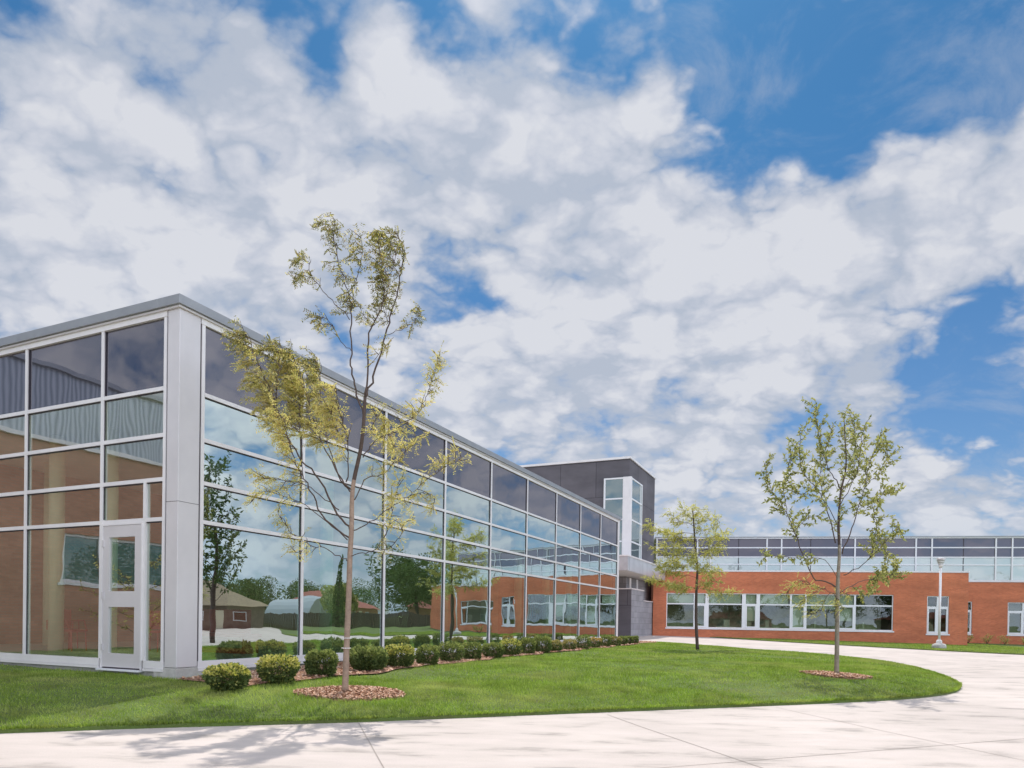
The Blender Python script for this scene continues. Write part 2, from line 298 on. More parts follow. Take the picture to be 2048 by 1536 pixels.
# ------------------------------------------------------------------ mesh helpers
class MB:
    def __init__(s): s.v = []; s.f = []; s.m = []; s.mi = 0
    def face(s, pts):
        n = len(s.v); s.v += [tuple(p) for p in pts]; s.f.append(tuple(range(n, n + len(pts)))); s.m.append(s.mi)
    def box(s, x0, x1, y0, y1, z0, z1):
        n = len(s.v)
        s.v += [(x0, y0, z0), (x1, y0, z0), (x1, y1, z0), (x0, y1, z0), (x0, y0, z1), (x1, y0, z1), (x1, y1, z1), (x0, y1, z1)]
        for q in ((0, 3, 2, 1), (4, 5, 6, 7), (0, 1, 5, 4), (1, 2, 6, 5), (2, 3, 7, 6), (3, 0, 4, 7)):
            s.f.append(tuple(n + i for i in q)); s.m.append(s.mi)
        return s
    def tube(s, pts, rad, k=6, cap=True):
        pts = [Vector(p) for p in pts]; n0 = len(s.v); up = Vector((.3, .2, 1)).normalized(); pr = None
        for i, p in enumerate(pts):
            t = (pts[min(i + 1, len(pts) - 1)] - pts[max(i - 1, 0)])
            if t.length < 1e-6: t = Vector((0, 0, 1))
            t.normalize()
            if pr is None:
                a = t.cross(Vector((1, .1, 0))) if abs(t.x) < .9 else t.cross(Vector((0, 1, 0)))
            else: a = pr - t * pr.dot(t)
            a.normalize(); pr = a; b = t.cross(a); r = rad[i] if hasattr(rad, '__len__') else rad
            for j in range(k):
                th = 2 * math.pi * j / k
                s.v.append(tuple(p + a * (math.cos(th) * r) + b * (math.sin(th) * r)))
        for i in range(len(pts) - 1):
            for j in range(k):
                a = n0 + i * k + j; b = n0 + i * k + (j + 1) % k
                s.f.append((a, b, b + k, a + k)); s.m.append(s.mi)
        if cap:
            s.f.append(tuple(n0 + j for j in range(k))[::-1]); s.m.append(s.mi)
            e = n0 + (len(pts) - 1) * k; s.f.append(tuple(e + j for j in range(k))); s.m.append(s.mi)
        return s
    def lathe(s, prof, k=20, c=(0, 0)):
        n0 = len(s.v)
        for r, z in prof:
            for j in range(k):
                th = 2 * math.pi * j / k; s.v.append((c[0] + r * math.cos(th), c[1] + r * math.sin(th), z))
        for i in range(len(prof) - 1):
            for j in range(k):
                a = n0 + i * k + j; b = n0 + i * k + (j + 1) % k
                s.f.append((a, b, b + k, a + k)); s.m.append(s.mi)
        s.f.append(tuple(n0 + j for j in range(k))[::-1]); s.m.append(s.mi)
        e = n0 + (len(prof) - 1) * k; s.f.append(tuple(e + j for j in range(k))); s.m.append(s.mi)
        return s
    def build(s, name, mats, parent=None, smooth=False, bevel=0, loc=None):
        me = bpy.data.meshes.new(name); me.from_pydata(s.v, [], s.f)
        for m in (mats if isinstance(mats, (list, tuple)) else [mats]): me.materials.append(m)
        if isinstance(mats, (list, tuple)) and len(mats) > 1: me.polygons.foreach_set('material_index', s.m)
        if smooth: me.polygons.foreach_set('use_smooth', [True] * len(me.polygons))
        me.update()
        o = bpy.data.objects.new(name, me); COL.objects.link(o)
        if parent: o.parent = parent
        if loc is not None: o.location = loc
        if bevel:
            b = o.modifiers.new('bevel', 'BEVEL'); b.width = bevel; b.segments = 2; b.limit_method = 'ANGLE'
        return o
def box(name, m, parent, *c, bevel=0): return MB().box(*c).build(name, m, parent, bevel=bevel)
def npmesh(name, V, nv, mats, parent=None, mi=None):
    """V: (n*nv,3) vertices, every nv of them one face"""
    n = len(V) // nv
    me = bpy.data.meshes.new(name); me.vertices.add(len(V)); me.vertices.foreach_set('co', V.astype(np.float32).ravel())
    me.loops.add(n * nv); me.loops.foreach_set('vertex_index', np.arange(n * nv, dtype=np.int32))
    me.polygons.add(n); me.polygons.foreach_set('loop_start', np.arange(0, n * nv, nv, dtype=np.int32))
    for m in (mats if isinstance(mats, (list, tuple)) else [mats]): me.materials.append(m)
    if mi is not None: me.polygons.foreach_set('material_index', mi.astype(np.int32))
    me.update(calc_edges=True)
    o = bpy.data.objects.new(name, me); COL.objects.link(o)
    if parent: o.parent = parent
    return o
def tag(o, label=None, cat=None, group=None, kind=None):
    if label: o['label'] = label
    if cat: o['category'] = cat
    if group: o['group'] = group
    if kind: o['kind'] = kind
    return o
def thing(name, label, cat, loc=(0, 0, 0), rz=0, group=None):
    o = bpy.data.objects.new(name, None); COL.objects.link(o); o.location = loc; o.rotation_euler = (0, 0, rz); o.empty_display_size = .3
    return tag(o, label, cat, group)
KIDS = {}
def copy_tree(o, parent=None):
    c = o.copy(); COL.objects.link(c)
    if parent: c.parent = parent
    for ch in [x for x in list(COL.objects) if x.parent == o]: copy_tree(ch, c)
    return c

# ------------------------------------------------------------------ site frame and terrain
TH = .42844
dR = np.array([math.sin(TH), math.cos(TH)]); dL = np.array([-math.cos(TH), math.sin(TH)])
CN = np.array([-.47848 * 11.5, 11.5])              # outer corner of the glass hall
RZ = math.pi / 2 - TH
def loc2w(x, y): return CN + dR * x + dL * y
def w2loc(X, Y): vx = X - CN[0]; vy = Y - CN[1]; return vx * dR[0] + vy * dR[1], vx * dL[0] + vy * dL[1]
def zc(X, Y):
    X = np.clip(np.asarray(X, float), -12, 40); Y = np.asarray(Y, float)
    return .0115 * np.clip(Y - 9, 0, 48) - .0135 * X * np.clip((Y - 9) / 37, 0, 1)

edge = [(-18.9, 4.4), (-13.5, 4.75), (-9.5, 6.3), (-5.64, 7.74), (-4.25, 8.25), (-2.04, 8.95), (.02, 9.72), (2.44, 10.62), (4.01, 11.2), (5.4, 11.75), (6.65, 12.3), (7.6, 12.85), (8.5, 13.55),
        (9.38, 14.6), (10.1, 15.9), (10.75, 17.4), (11.3, 18.9), (11.85, 20.6), (12.25, 22.6), (12.4, 24.3), (12.0, 26.2), (11.2, 28.2), (10.1, 30.8), (9.1, 33.4), (8.2, 35.4), (7.3, 36.1), (6.3, 35.3)]
def spline(pts, n=6):
    out = []; P = [np.array(p, float) for p in pts]
    for i in range(len(P) - 1):
        p0 = P[max(i - 1, 0)]; p1 = P[i]; p2 = P[i + 1]; p3 = P[min(i + 2, len(P) - 1)]
        for k in range(n):
            t = k / n
            out.append(.5 * ((2 * p1) + (-p0 + p2) * t + (2 * p0 - 5 * p1 + 4 * p2 - p3) * t * t + (-p0 + 3 * p1 - 3 * p2 + p3) * t ** 3))
    out.append(P[-1]); return out
ES = spline(edge, 6)
ESn = np.array(ES)
def edist(X, Y):
    """distance from the concrete edge of the island"""
    p = np.stack([np.asarray(X, float).ravel(), np.asarray(Y, float).ravel()], 1); best = np.full(len(p), 1e9)
    for a, b in zip(ESn[:-1], ESn[1:]):
        ab = b - a; t = np.clip(((p - a) @ ab) / (ab @ ab), 0, 1); d = np.linalg.norm(p - (a + t[:, None] * ab), axis=1); best = np.minimum(best, d)
    return best
def zl(X, Y):
    X = np.asarray(X, float); Y = np.asarray(Y, float); d = edist(X, Y).reshape(X.shape)
    base = zc(X, Y) + .045
    room = np.maximum(.33 - base, .06)
    rise = np.minimum(.105 * d, 3)
    r = room * (1 - np.exp(-rise / np.maximum(room, .02) * 1.25))
    bump = .012 * np.sin(X * 1.7 + Y * .9) * np.sin(Y * 1.3 - X * .4) * np.clip(d, 0, 1)
    return base + r + bump
closing = [loc2w(26.3, -.9), loc2w(26.2, -.02), loc2w(13, -.02), loc2w(0, -.02), loc2w(-.02, 0), loc2w(-.02, 9.85), loc2w(-11.5, 9.9)]
ISL = [tuple(p) for p in ES] + [tuple(p) for p in closing]
def inside(poly, X, Y):
    P = np.array(poly); c = np.zeros(len(X), bool); j = len(P) - 1
    for i in range(len(P)):
        xi, yi = P[i]; xj, yj = P[j]
        k = ((yi > Y) != (yj > Y)) & (X < (xj - xi) * (Y - yi) / (yj - yi + 1e-12) + xi)
        c ^= k; j = i
    return c
def sheet(name, poly, step, zf, m, kind='structure', skirt=0, label=None, off=0):
    P = np.array(poly); n = len(P)
    # resample boundary
    B = []
    for i in range(n):
        a = P[i]; b = P[(i + 1) % n]; k = max(1, int(np.linalg.norm(b - a) / step))
        for q in range(k): B.append(a + (b - a) * q / k)
    B = np.array(B); x0, y0 = B.min(0); x1, y1 = B.max(0)
    gx, gy = np.meshgrid(np.arange(x0 + step * .5, x1, step), np.arange(y0 + step * .5, y1, step)); gx = gx.ravel(); gy = gy.ravel()
    ins = inside(poly, gx, gy)
    gx, gy = gx[ins], gy[ins]
    # keep interior points away from the boundary
    keep = np.ones(len(gx), bool)
    for i in range(len(B)):
        keep &= ((gx - B[i, 0]) ** 2 + (gy - B[i, 1]) ** 2) > (step * .4) ** 2
    gx, gy = gx[keep], gy[keep]
    vs = [Vector((a, b)) for a, b in B] + [Vector((a, b)) for a, b in zip(gx, gy)]
    nb = len(B)
    v2, e2, f2, *_ = geometry.delaunay_2d_cdt(vs, [(i, (i + 1) % nb) for i in range(nb)], [list(range(nb))], 1, 1e-5)
    V = np.array([(v.x, v.y) for v in v2]); Z = zf(V[:, 0], V[:, 1]) + off
    vv = [(V[i, 0], V[i, 1], float(Z[i])) for i in range(len(V))]; ff = [tuple(f) for f in f2]
    if skirt:
        zb = zf(B[:, 0], B[:, 1]) + off
        for i in range(nb):
            j = (i + 1) % nb; k = len(vv)
            vv += [(B[i, 0], B[i, 1], zb[i]), (B[j, 0], B[j, 1], zb[j]), (B[j, 0], B[j, 1], zb[j] - skirt), (B[i, 0], B[i, 1], zb[i] - skirt)]; ff.append((k + 3, k + 2, k + 1, k))
    me = bpy.data.meshes.new(name); me.from_pydata(vv, [], ff); me.materials.append(m); me.update()
    me.polygons.foreach_set('use_smooth', [True] * (len(ff)))
    o = bpy.data.objects.new(name, me); COL.objects.link(o); tag(o, kind=kind); return o
def gridsheet(name, x0, x1, nx, y0, y1, ny, zf, m):
    xs = np.linspace(x0, x1, nx); ys = np.linspace(y0, y1, ny); X, Y = np.meshgrid(xs, ys); Z = zf(X, Y)
    v = [(float(a), float(b), float(c)) for a, b, c in zip(X.ravel(), Y.ravel(), Z.ravel())]
    f = [(j * nx + i, j * nx + i + 1, (j + 1) * nx + i + 1, (j + 1) * nx + i) for j in range(ny - 1) for i in range(nx - 1)]
    me = bpy.data.meshes.new(name); me.from_pydata(v, [], f); me.materials.append(m); me.update()
    o = bpy.data.objects.new(name, me); COL.objects.link(o); return tag(o, kind='structure')

gridsheet('ground', -900, 900, 91, -900, 1100, 101, lambda X, Y: zc(X, Y) - .12, MT['lawn_far'])
gridsheet('plaza', -40, 60, 101, -14, 64, 79, zc, MT['concrete'])
sheet('lawn', ISL, .55, zl, MT['soil'], skirt=.12)
# lawn in front of the brick wing and the big lawn across the drive
WF = (10.23, 50.96); WA = R(9)
wd = np.array([math.cos(WA), -math.sin(WA)]); wb = np.array([math.sin(WA), math.cos(WA)])
def wing(t, y): return np.array(WF) + wd * t + wb * y
fe = spline([wing(4.0, -.3), (15.0, 48.8), (20.3, 37.9), (23.8, 32.5), (29.5, 29.0), (36, 30.5), (46, 34.5), (60, 40)], 8)
FARL = [tuple(p) for p in fe] + [(60, 64), tuple(wing(40, 12)), tuple(wing(36.2, 6.9)), tuple(wing(21.1, 6.9)), tuple(wing(21.05, -.1)), tuple(wing(4.2, -.1))]
sheet('lawn_far', FARL, 1.2, lambda X, Y: zc(X, Y) + .05, MT['soil'], skirt=.12)
NEARR = [(60, 30), (60, -14), (34, -14), (31, -4), (33, 6), (40, 15), (50, 23)]
sheet('lawn_across', NEARR, 2, lambda X, Y: zc(X, Y) + .05, MT['lawn_far'], skirt=.1)

# control joints in the slab
def joints():
    m = mat('joint_line', (.33, .285, .255), .95); mb = MB()
    lines = [((-1.96, 9.0), (.2, 1.9)), ((1.38, 10.0), (3.9, 1.0)), ((-4, 4.2), (18, 13.4)), ((18, 13.4), (34, 20)), ((-16, -1.6), (-4, 4.2)), ((12.2, 20.5), (26, 24.8)), ((11.4, 29), (22, 34)), ((4.2, 11.1), (6.5, 2))]
    for a, b in lines:
        a = np.array(a, float); b = np.array(b, float); d = (b - a) / np.linalg.norm(b - a); nrm = np.array([-d[1], d[0]]) * .005
        k = max(2, int(np.linalg.norm(b - a)))
        for i in range(k):
            p = a + (b - a) * i / k; q = a + (b - a) * (i + 1) / k
            z = lambda w: float(zc(w[0], w[1])) + .004
            mb.face([(*(p - nrm), z(p)), (*(q - nrm), z(q)), (*(q + nrm), z(q)), (*(p + nrm), z(p))])
    o = mb.build('paving_joint', m); tag(o, kind='structure')
joints()

# mulch
bedp = []
nb_ = 60
for i in range(nb_ + 1):
    x = -.12 + 26.37 * i / nb_; y = -2.02 + .12 * math.sin(x * 1.7) + .08 * math.sin(x * 3.9 + 1) + .5 * (x < 1) * max(0, (1 - x)) * .6
    bedp.append(tuple(loc2w(x, y)))
for i in range(nb_ + 1):
    x = 26.25 - 26.37 * i / nb_; bedp.append(tuple(loc2w(x, -.13 if x > -.2 else -.6)))
sheet('mulch_bed', bedp, .3, zl, MT['mulch'], skirt=0, off=.03)
T1 = (-2.47, 10.44); T2 = (6.94, 14.95); T3 = (6.9, 26.0)
def ring(c, rx, ry, sx=0):
    return [(c[0] + sx + rx * (1 + .06 * math.sin(3 * a + c[0])) * math.cos(a), c[1] + ry * (1 + .05 * math.cos(4 * a)) * math.sin(a)) for a in np.linspace(0, 2 * math.pi, 40, endpoint=False)]
R1 = ring(T1, .82, .5, .1); R2 = ring(T2, .72, .6); R3 = ring(T3, .3, .3)
def dome(c, r): return lambda X, Y: zl(X, Y) + .02 + .03 * np.clip(1 - np.hypot(X - c[0], Y - c[1]) / r, 0, 1)
sheet('mulch_ring', R1, .15, dome(T1, .8), MT['mulch'], skirt=.05)
sheet('mulch_ring', R2, .15, dome(T2, .7), MT['mulch'], skirt=.05)
def chips():
    out = []
    def add(poly, n, zf, s):
        P = np.array(poly); x0, y0 = P.min(0); x1, y1 = P.max(0)
        X = rng.uniform(x0, x1, n); Y = rng.uniform(y0, y1, n); k = inside(poly, X, Y); X, Y = X[k], Y[k]; Z = zf(X, Y) + .012
        m = len(X); a = rng.uniform(0, 6.28, m); l = rng.uniform(.6, 1.5, m) * s; w = l * rng.uniform(.25, .5, m)
        tz = rng.uniform(-.6, .6, m) * l; tw = rng.uniform(-.5, .5, m) * w
        ux, uy = np.cos(a) * l, np.sin(a) * l; vx, vy = -np.sin(a) * w, np.cos(a) * w
        q = np.stack([np.stack([X - ux - vx, Y - uy - vy, Z - tz - tw], 1), np.stack([X + ux - vx, Y + uy - vy, Z + tz - tw], 1),
                      np.stack([X + ux + vx, Y + uy + vy, Z + tz + tw], 1), np.stack([X - ux + vx, Y - uy + vy, Z - tz + tw], 1)], 1)
        out.append(q.reshape(-1, 3))
    bz = lambda X, Y: zl(X, Y) + .035
    add(bedp[:26] + bedp[-26:], 26000, bz, .022)
    add(bedp[20:-20], 26000, bz, .03)
    add(R1, 7000, dome(T1, .8), .02); add(R2, 4500, dome(T2, .7), .024)
    o = npmesh('mulch_chips', np.concatenate(out), 4, MT['chip']); tag(o, 'reddish bark chips covering the planting bed', 'mulch', kind='stuff')
chips()

# ------------------------------------------------------------------ grass blades
def grass():
    parts = []
    def field(poly, n, box_, hgt, wid, zf, holes=(), fade=None):
        x0, x1, y0, y1 = box_
        X = rng.uniform(x0, x1, n); Y = rng.uniform(y0, y1, n)
        k = inside(poly, X, Y)
        for h in holes: k &= ~inside(h, X, Y)
        # only what the camera side could see
        X, Y = X[k], Y[k]; m = len(X)
        Z = zf(X, Y) - .004
        patch = .75 + .35 * np.sin(X * .9 + 1.3 * np.sin(Y * .7)) * np.sin(Y * 1.1 + .6 * np.cos(X * 1.3))
        h = hgt * rng.uniform(.5, 1.25, m) * patch; w = wid * rng.uniform(.7, 1.3, m)
        a = rng.uniform(0, 6.28, m); lx = rng.normal(-.12, .42, m) * h; ly = rng.normal(0, .42, m) * h
        ux, uy = np.cos(a) * w, np.sin(a) * w
        parts.append(np.stack([np.stack([X - ux, Y - uy, Z], 1), np.stack([X + ux, Y + uy, Z], 1), np.stack([X + lx, Y + ly, Z + h], 1)], 1).reshape(-1, 3))
    holes = [bedp, R1, R2]
    field(ISL, 230000, (-13, 4, 4.6, 12.2), .060, .0042, zl, holes)
    field(ISL, 60000, (-16, -4, 8, 17), .060, .005, zl, holes)
    field(ISL, 190000, (-3, 12.6, 9, 19), .055, .0055, zl, holes)
    field(ISL, 120000, (-3, 12.8, 19, 37), .060, .010, zl, holes)
    field(FARL, 90000, (12, 34, 28, 52), .06, .014, lambda X, Y: zc(X, Y) + .05)
    field(ISL, 26000, (-13, 12, 4.6, 20), .105, .005, zl, holes)
    # ragged fringe along the slab edge
    L_ = ESn[12:]; fr = []
    seg = np.linalg.norm(L_[1:] - L_[:-1], axis=1); cs = np.r_[0, np.cumsum(seg)]; s = rng.uniform(0, cs[-1], 40000)
    i = np.searchsorted(cs, s) - 1; i = np.clip(i, 0, len(seg) - 1); t = (s - cs[i]) / seg[i]; p = L_[i] + (L_[i + 1] - L_[i]) * t[:, None]
    nrm = np.stack([(L_[i + 1] - L_[i])[:, 1], -(L_[i + 1] - L_[i])[:, 0]], 1) / seg[i][:, None]
    p = p - nrm * rng.uniform(0, .05, len(s))[:, None]
    h = .065 * rng.uniform(.3, 1.3, len(s)) ** 1.3; Z = zl(p[:, 0], p[:, 1]) - .01; a = rng.uniform(0, 6.28, len(s)); w = .004 + .0003 * p[:, 1]
    tip = p + nrm * (rng.uniform(-.02, .07, len(s)) * (.6 + .6 * np.sin(s * 2.1) * np.sin(s * 5.3)))[:, None]
    parts.append(np.stack([np.stack([p[:, 0] - np.cos(a) * w, p[:, 1] - np.sin(a) * w, Z], 1), np.stack([p[:, 0] + np.cos(a) * w, p[:, 1] + np.sin(a) * w, Z], 1),
                           np.stack([tip[:, 0], tip[:, 1], Z + h * .7], 1)], 1).reshape(-1, 3))
    o = npmesh('grass', np.concatenate(parts), 3, MT['grass']); tag(o, 'short green grass with drier yellowish patches', 'grass', kind='stuff')
grass()

# ------------------------------------------------------------------ glass hall
ZB, ZS, ZT = .45, .56, 6.63
ROW = [2.96, 3.62, 4.35, 5.12]               # transom tops
ZH = 6.255
def hall():
    root = thing('glass_hall', 'long two-storey hall of reflecting glass bays with a broad silver corner pillar', 'building', (*CN, 0), RZ)
    XL = 25.75; YL = 9.85
    mw = .034                                 # half mullion
    fr = .10                                  # mullion depth
    A = [.452] + [.1 + 2.85 * k for k in range(1, 10)]
    A[-1] = XL - .04
    B = [.305, 1.86, 4.0, 6.14, 8.28, YL - .05]
    # corner pillar
    pl = MB().box(-.03, .385, -.03, .245, .47, 6.345); o = pl.build('corner_pillar', MT['alu2'], root, bevel=.006)
    sm = MB().box(-.034, .389, -.034, .249, 3.20, 3.206).build('panel_seam', MT['joint'], o)
    jt = MB().box(.387, .417, -.012, .05, .47, 6.345).box(-.012, .05, .247, .272, .47, 6.345).build('shadow_gap', MT['joint'], root)
    # foundation
    box('foundation', MT['conc_found'], root, .03, XL, .03, YL, -.2, .445)
    f = MB().box(-.035, .6, -.035, .5, .22, .462).box(-.16, 26.0, -.14, .03, -.2, .24).box(-.14, .03, .03, YL, -.2, .22).build('footing', MT['conc_found'], root, bevel=.008)
    # mullions
    for k, x in enumerate(A):
        y0 = -.028
        box('mullion', MT['alu'], root, x - mw, x + mw, y0, y0 + fr, ZS, ZH)
    box('end_post', MT['alu'], root, XL + .0, XL + .14, -.05, .2, ZB - .2, 6.345, bevel=.004)
    for k, y in enumerate(B):
        if k == 0: box('mullion', MT['alu'], root, -.028, -.028 + fr, y - .03, y + mw, ZS, ZH)
        else: box('mullion', MT['alu'], root, -.028, -.028 + fr, y - mw, y + mw, ZS, ZH)
    # sill, head
    MB().box(.4, XL, -.036, .09, ZB - .012, ZS).box(.4, XL, -.05, .09, ZB - .06, ZB - .016).build('sill', MT['alu'], root)
    MB().box(-.036, .09, 1.87, YL, ZB - .012, ZS).box(-.036, .09, .265, .745, ZB - .012, ZS).box(-.05, .09, .265, .745, ZB - .06, ZB - .016).box(-.05, .09, 1.87, YL, ZB - .06, ZB - .016).build('sill', MT['alu'], root)
    MB().box(.4, XL, -.036, .09, ZH, 6.345).build('head_rail', MT['alu'], root)
    MB().box(-.036, .09, .265, YL, ZH, 6.345).build('head_rail', MT['alu'], root)
    cp = MB()
    cp.box(-.07, XL + .2, -.07, .35, 6.345, 6.382); cp.box(-.07, .35, .352, YL, 6.345, 6.382)
    cp.mi = 1
    cp.box(-.11, XL + .24, -.11, .4, 6.385, 6.535); cp.box(-.11, .4, .402, YL, 6.385, 6.535)
    cp.build('coping', [MT['alu2'], MT['coping']], root, bevel=.004)
    # transoms
    for z in ROW:
        mb = MB()
        for a, b in zip(A[:-1], A[1:]): mb.box(a + mw, b - mw, -.024, .07, z - .066, z)
        mb.build('transom', MT['alu'], root)
        mb = MB()
        for a, b in zip(B[:-1], B[1:]): mb.box(-.024, .07, a + mw, b - mw, z - .066, z)
        mb.build('transom', MT['alu'], root)
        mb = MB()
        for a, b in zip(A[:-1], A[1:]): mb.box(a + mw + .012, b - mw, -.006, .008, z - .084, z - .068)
        mb.build('gasket_shadow', MT['joint'], root)  # dark gasket strips, drawn in as the shadow lines under the transoms
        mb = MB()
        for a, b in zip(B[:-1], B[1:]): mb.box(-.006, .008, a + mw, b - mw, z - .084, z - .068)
        mb.build('gasket_shadow', MT['joint'], root)
    for x in A[1:]: box('gasket_shadow', MT['joint'], root, x - mw - .014, x - mw - .001, -.008, .008, ZS, ZH)  # same drawn-in shadow line along one side of each mullion
    for y in B[1:]: box('gasket_shadow', MT['joint'], root, -.008, .008, y - mw - .012, y - mw - .001, 2.98 if y < 2 else ZS, ZH)
    # panes
    zr = [ZS] + ROW + [ZH]
    def pane(m, pts, name):
        c = np.mean(pts, axis=0); mb = MB(); mb.face([np.array(p) - c for p in pts]); o = mb.build(name, m, root, loc=tuple(c))
        o.rotation_euler = (rng.normal(0, .002), rng.normal(0, .002), rng.normal(0, .002)); return o
    for a, b in zip(A[:-1], A[1:]):
        for j in range(5):
            z0 = zr[j] - .01; z1 = zr[j + 1] - .055 if j < 4 else ZH + .01
            top = j == 4
            pane(MT['spandrel'] if top else MT['pane'], [(a, .012, z0), (b, .012, z0), (b, .012, z1), (a, .012, z1)], 'spandrel_panel' if top else 'glass_pane')
    for i, (a, b) in enumerate(zip(B[:-1], B[1:])):
        for j in range(5):
            z0 = zr[j] - .01; z1 = zr[j + 1] - .055 if j < 4 else ZH + .01; top = j == 4; m = MT['spandrel'] if top else MT['pane_side']; nm = 'spandrel_panel' if top else 'glass_pane'
            segs = [(a, b)]
            if i == 0 and j == 1: segs = [(a, .755), (.765, b)]
            if i == 0 and j == 0: segs = [(a, .755)]
            for p, q in segs: pane(m, [(.012, q, z0), (.012, p, z0), (.012, p, z1), (.012, q, z1)], nm)
    box('mullion', MT['alu'], root, -.026, .07, .735, .80, ZS, 3.555)
    # door
    D = thing('door', None, None); D.parent = root
    d0, d1, zb, zt = .83, 1.79, .42, 2.86
    leaf = MB(); x0, x1 = -.03, .02
    leaf.box(x0, x1, d0, d0 + .155, zb, zt); leaf.box(x0, x1, d1 - .155, d1, zb, zt)
    for a, b in ((zb, .66), (1.46, 1.73), (2.66, zt)): leaf.box(x0, x1, d0 + .155, d1 - .155, a, b)
    leaf.build('door_leaf', MT['alu2'], D)
    for a, b in ((.66, 1.46), (1.73, 2.66)):
        mb = MB(); mb.face([(0, d1 - .15, a - .005), (0, d0 + .15, a - .005), (0, d0 + .15, b + .005), (0, d1 - .15, b + .005)]); mb.build('door_glass', MT['pane_side'], D)
    fm = MB(); fm.box(-.038, .06, .80, .826, .40, 2.894); fm.box(-.038, .06, 1.794, 1.826, .40, 2.894); fm.box(-.038, .06, .826, 1.794, 2.864, 2.894); fm.build('door_frame', MT['alu'], D)
    MB().box(-.034, .01, .85, 1.77, .398, .416).build('threshold_gap', MT['joint'], D)
    MB().box(-.11, .05, .79, 1.85, .362, .394).build('threshold', MT['frame'], D, bevel=.004)
    for z in (.7, 1.6, 2.5): MB().box(-.05, -.03, d1 - .03, d1 + .012, z, z + .12).build('hinge', MT['alu2'], D)
    # inside
    box('floor_slab', MT['infloor'], root, .1, XL - .05, .1, YL, .447, .50)
    box('ceiling', MT['ceiling'], root, .12, XL - .05, .12, YL, 5.16, 5.3)
    box('roof_deck', MT['coping'], root, .36, XL, .36, YL, 6.2, 6.345)
    box('end_wall', MT['brick2'], root, XL - .04, XL + .12, .3, YL, .4, 6.2)
    box('inner_wall', MT['inwall'], root, 7.5, XL - .3, 6.4, 6.6, .5, 5.15)
    box('inner_wall', MT['inwall'], root, 7.0, 7.2, 2.6, 6.3, .5, 5.15)
    box('outer_wall', MT['brick2'], root, .1, XL, YL + .0, YL + .2, .4, 6.2)
    for x, y in ((1.6, 3.9), (1.55, 5.55), (3.2, 8.4), (5.3, 1.3), (10.9, 1.3), (13.8, 1.3), (16.6, 1.3), (19.5, 1.3), (22.3, 1.3)):
        mb = MB(); mb.tube([(x, y, .5), (x, y, 5.16)], .15, 20); mb.build('column', MT['beige'], root, smooth=True)
    # light bays
    return root
HALL = hall()

# furniture behind the side glass
def furniture():
    def chair():
        t = thing('chair', 'dark red arm chair seen through the side glazing, nearest the left edge', 'chair', group='red chairs inside the glass hall')
        MB().box(-.24, .24, -.24, .24, .42, .47).build('seat', MT['red'], t, bevel=.015)
        MB().box(-.24, .24, .2, .25, .5, .92).build('backrest', MT['red'], t, bevel=.015)
        for sx in (-1, 1):
            for sy in (-1, 1):
                MB().tube([(sx * .22, sy * .22, 0), (sx * .21, sy * .2, .42)], .016, 8).build('leg', MT['red'], t)
            MB().tube([(sx * .26, .22, .45), (sx * .27, .2, .66), (sx * .27, -.12, .68), (sx * .25, -.2, .45)], .014, 8).build('armrest', MT['red'], t)
        return t
    c0 = chair(); spots = [(1.9, 5.6, .3, None), (2.4, 6.6, 2.2, 'second dark red arm chair from the left edge behind the side glazing'),
                           (2.9, 4.2, -1.2, 'dark red arm chair between the two beige columns')]
    for i, (x, y, a, lab) in enumerate(spots):
        o = c0 if i == 0 else copy_tree(c0); p = loc2w(x, y); o.location = (p[0], p[1], .5); o.rotation_euler = (0, 0, RZ + a)
        if lab: o['label'] = lab
    p = loc2w(3.6, 3.2); t = thing('bench', 'long dark red bench with a high back behind the glass door', 'bench', (p[0], p[1], .5), RZ + math.pi / 2)
    MB().box(-1.3, 1.3, -.25, .25, .36, .44).build('seat', MT['red'], t, bevel=.01)
    MB().box(-.9, 1.3, -.33, -.27, .36, .98).build('backrest', MT['red'], t, bevel=.01)
    MB().box(-1.25, 1.25, -.2, .2, 0, .1).build('base', MT['red'], t)
    for x in (-1.2, 1.2): MB().box(x - .04, x + .04, -.2, .2, .1, .36).build('leg', MT['red'], t)
furniture()

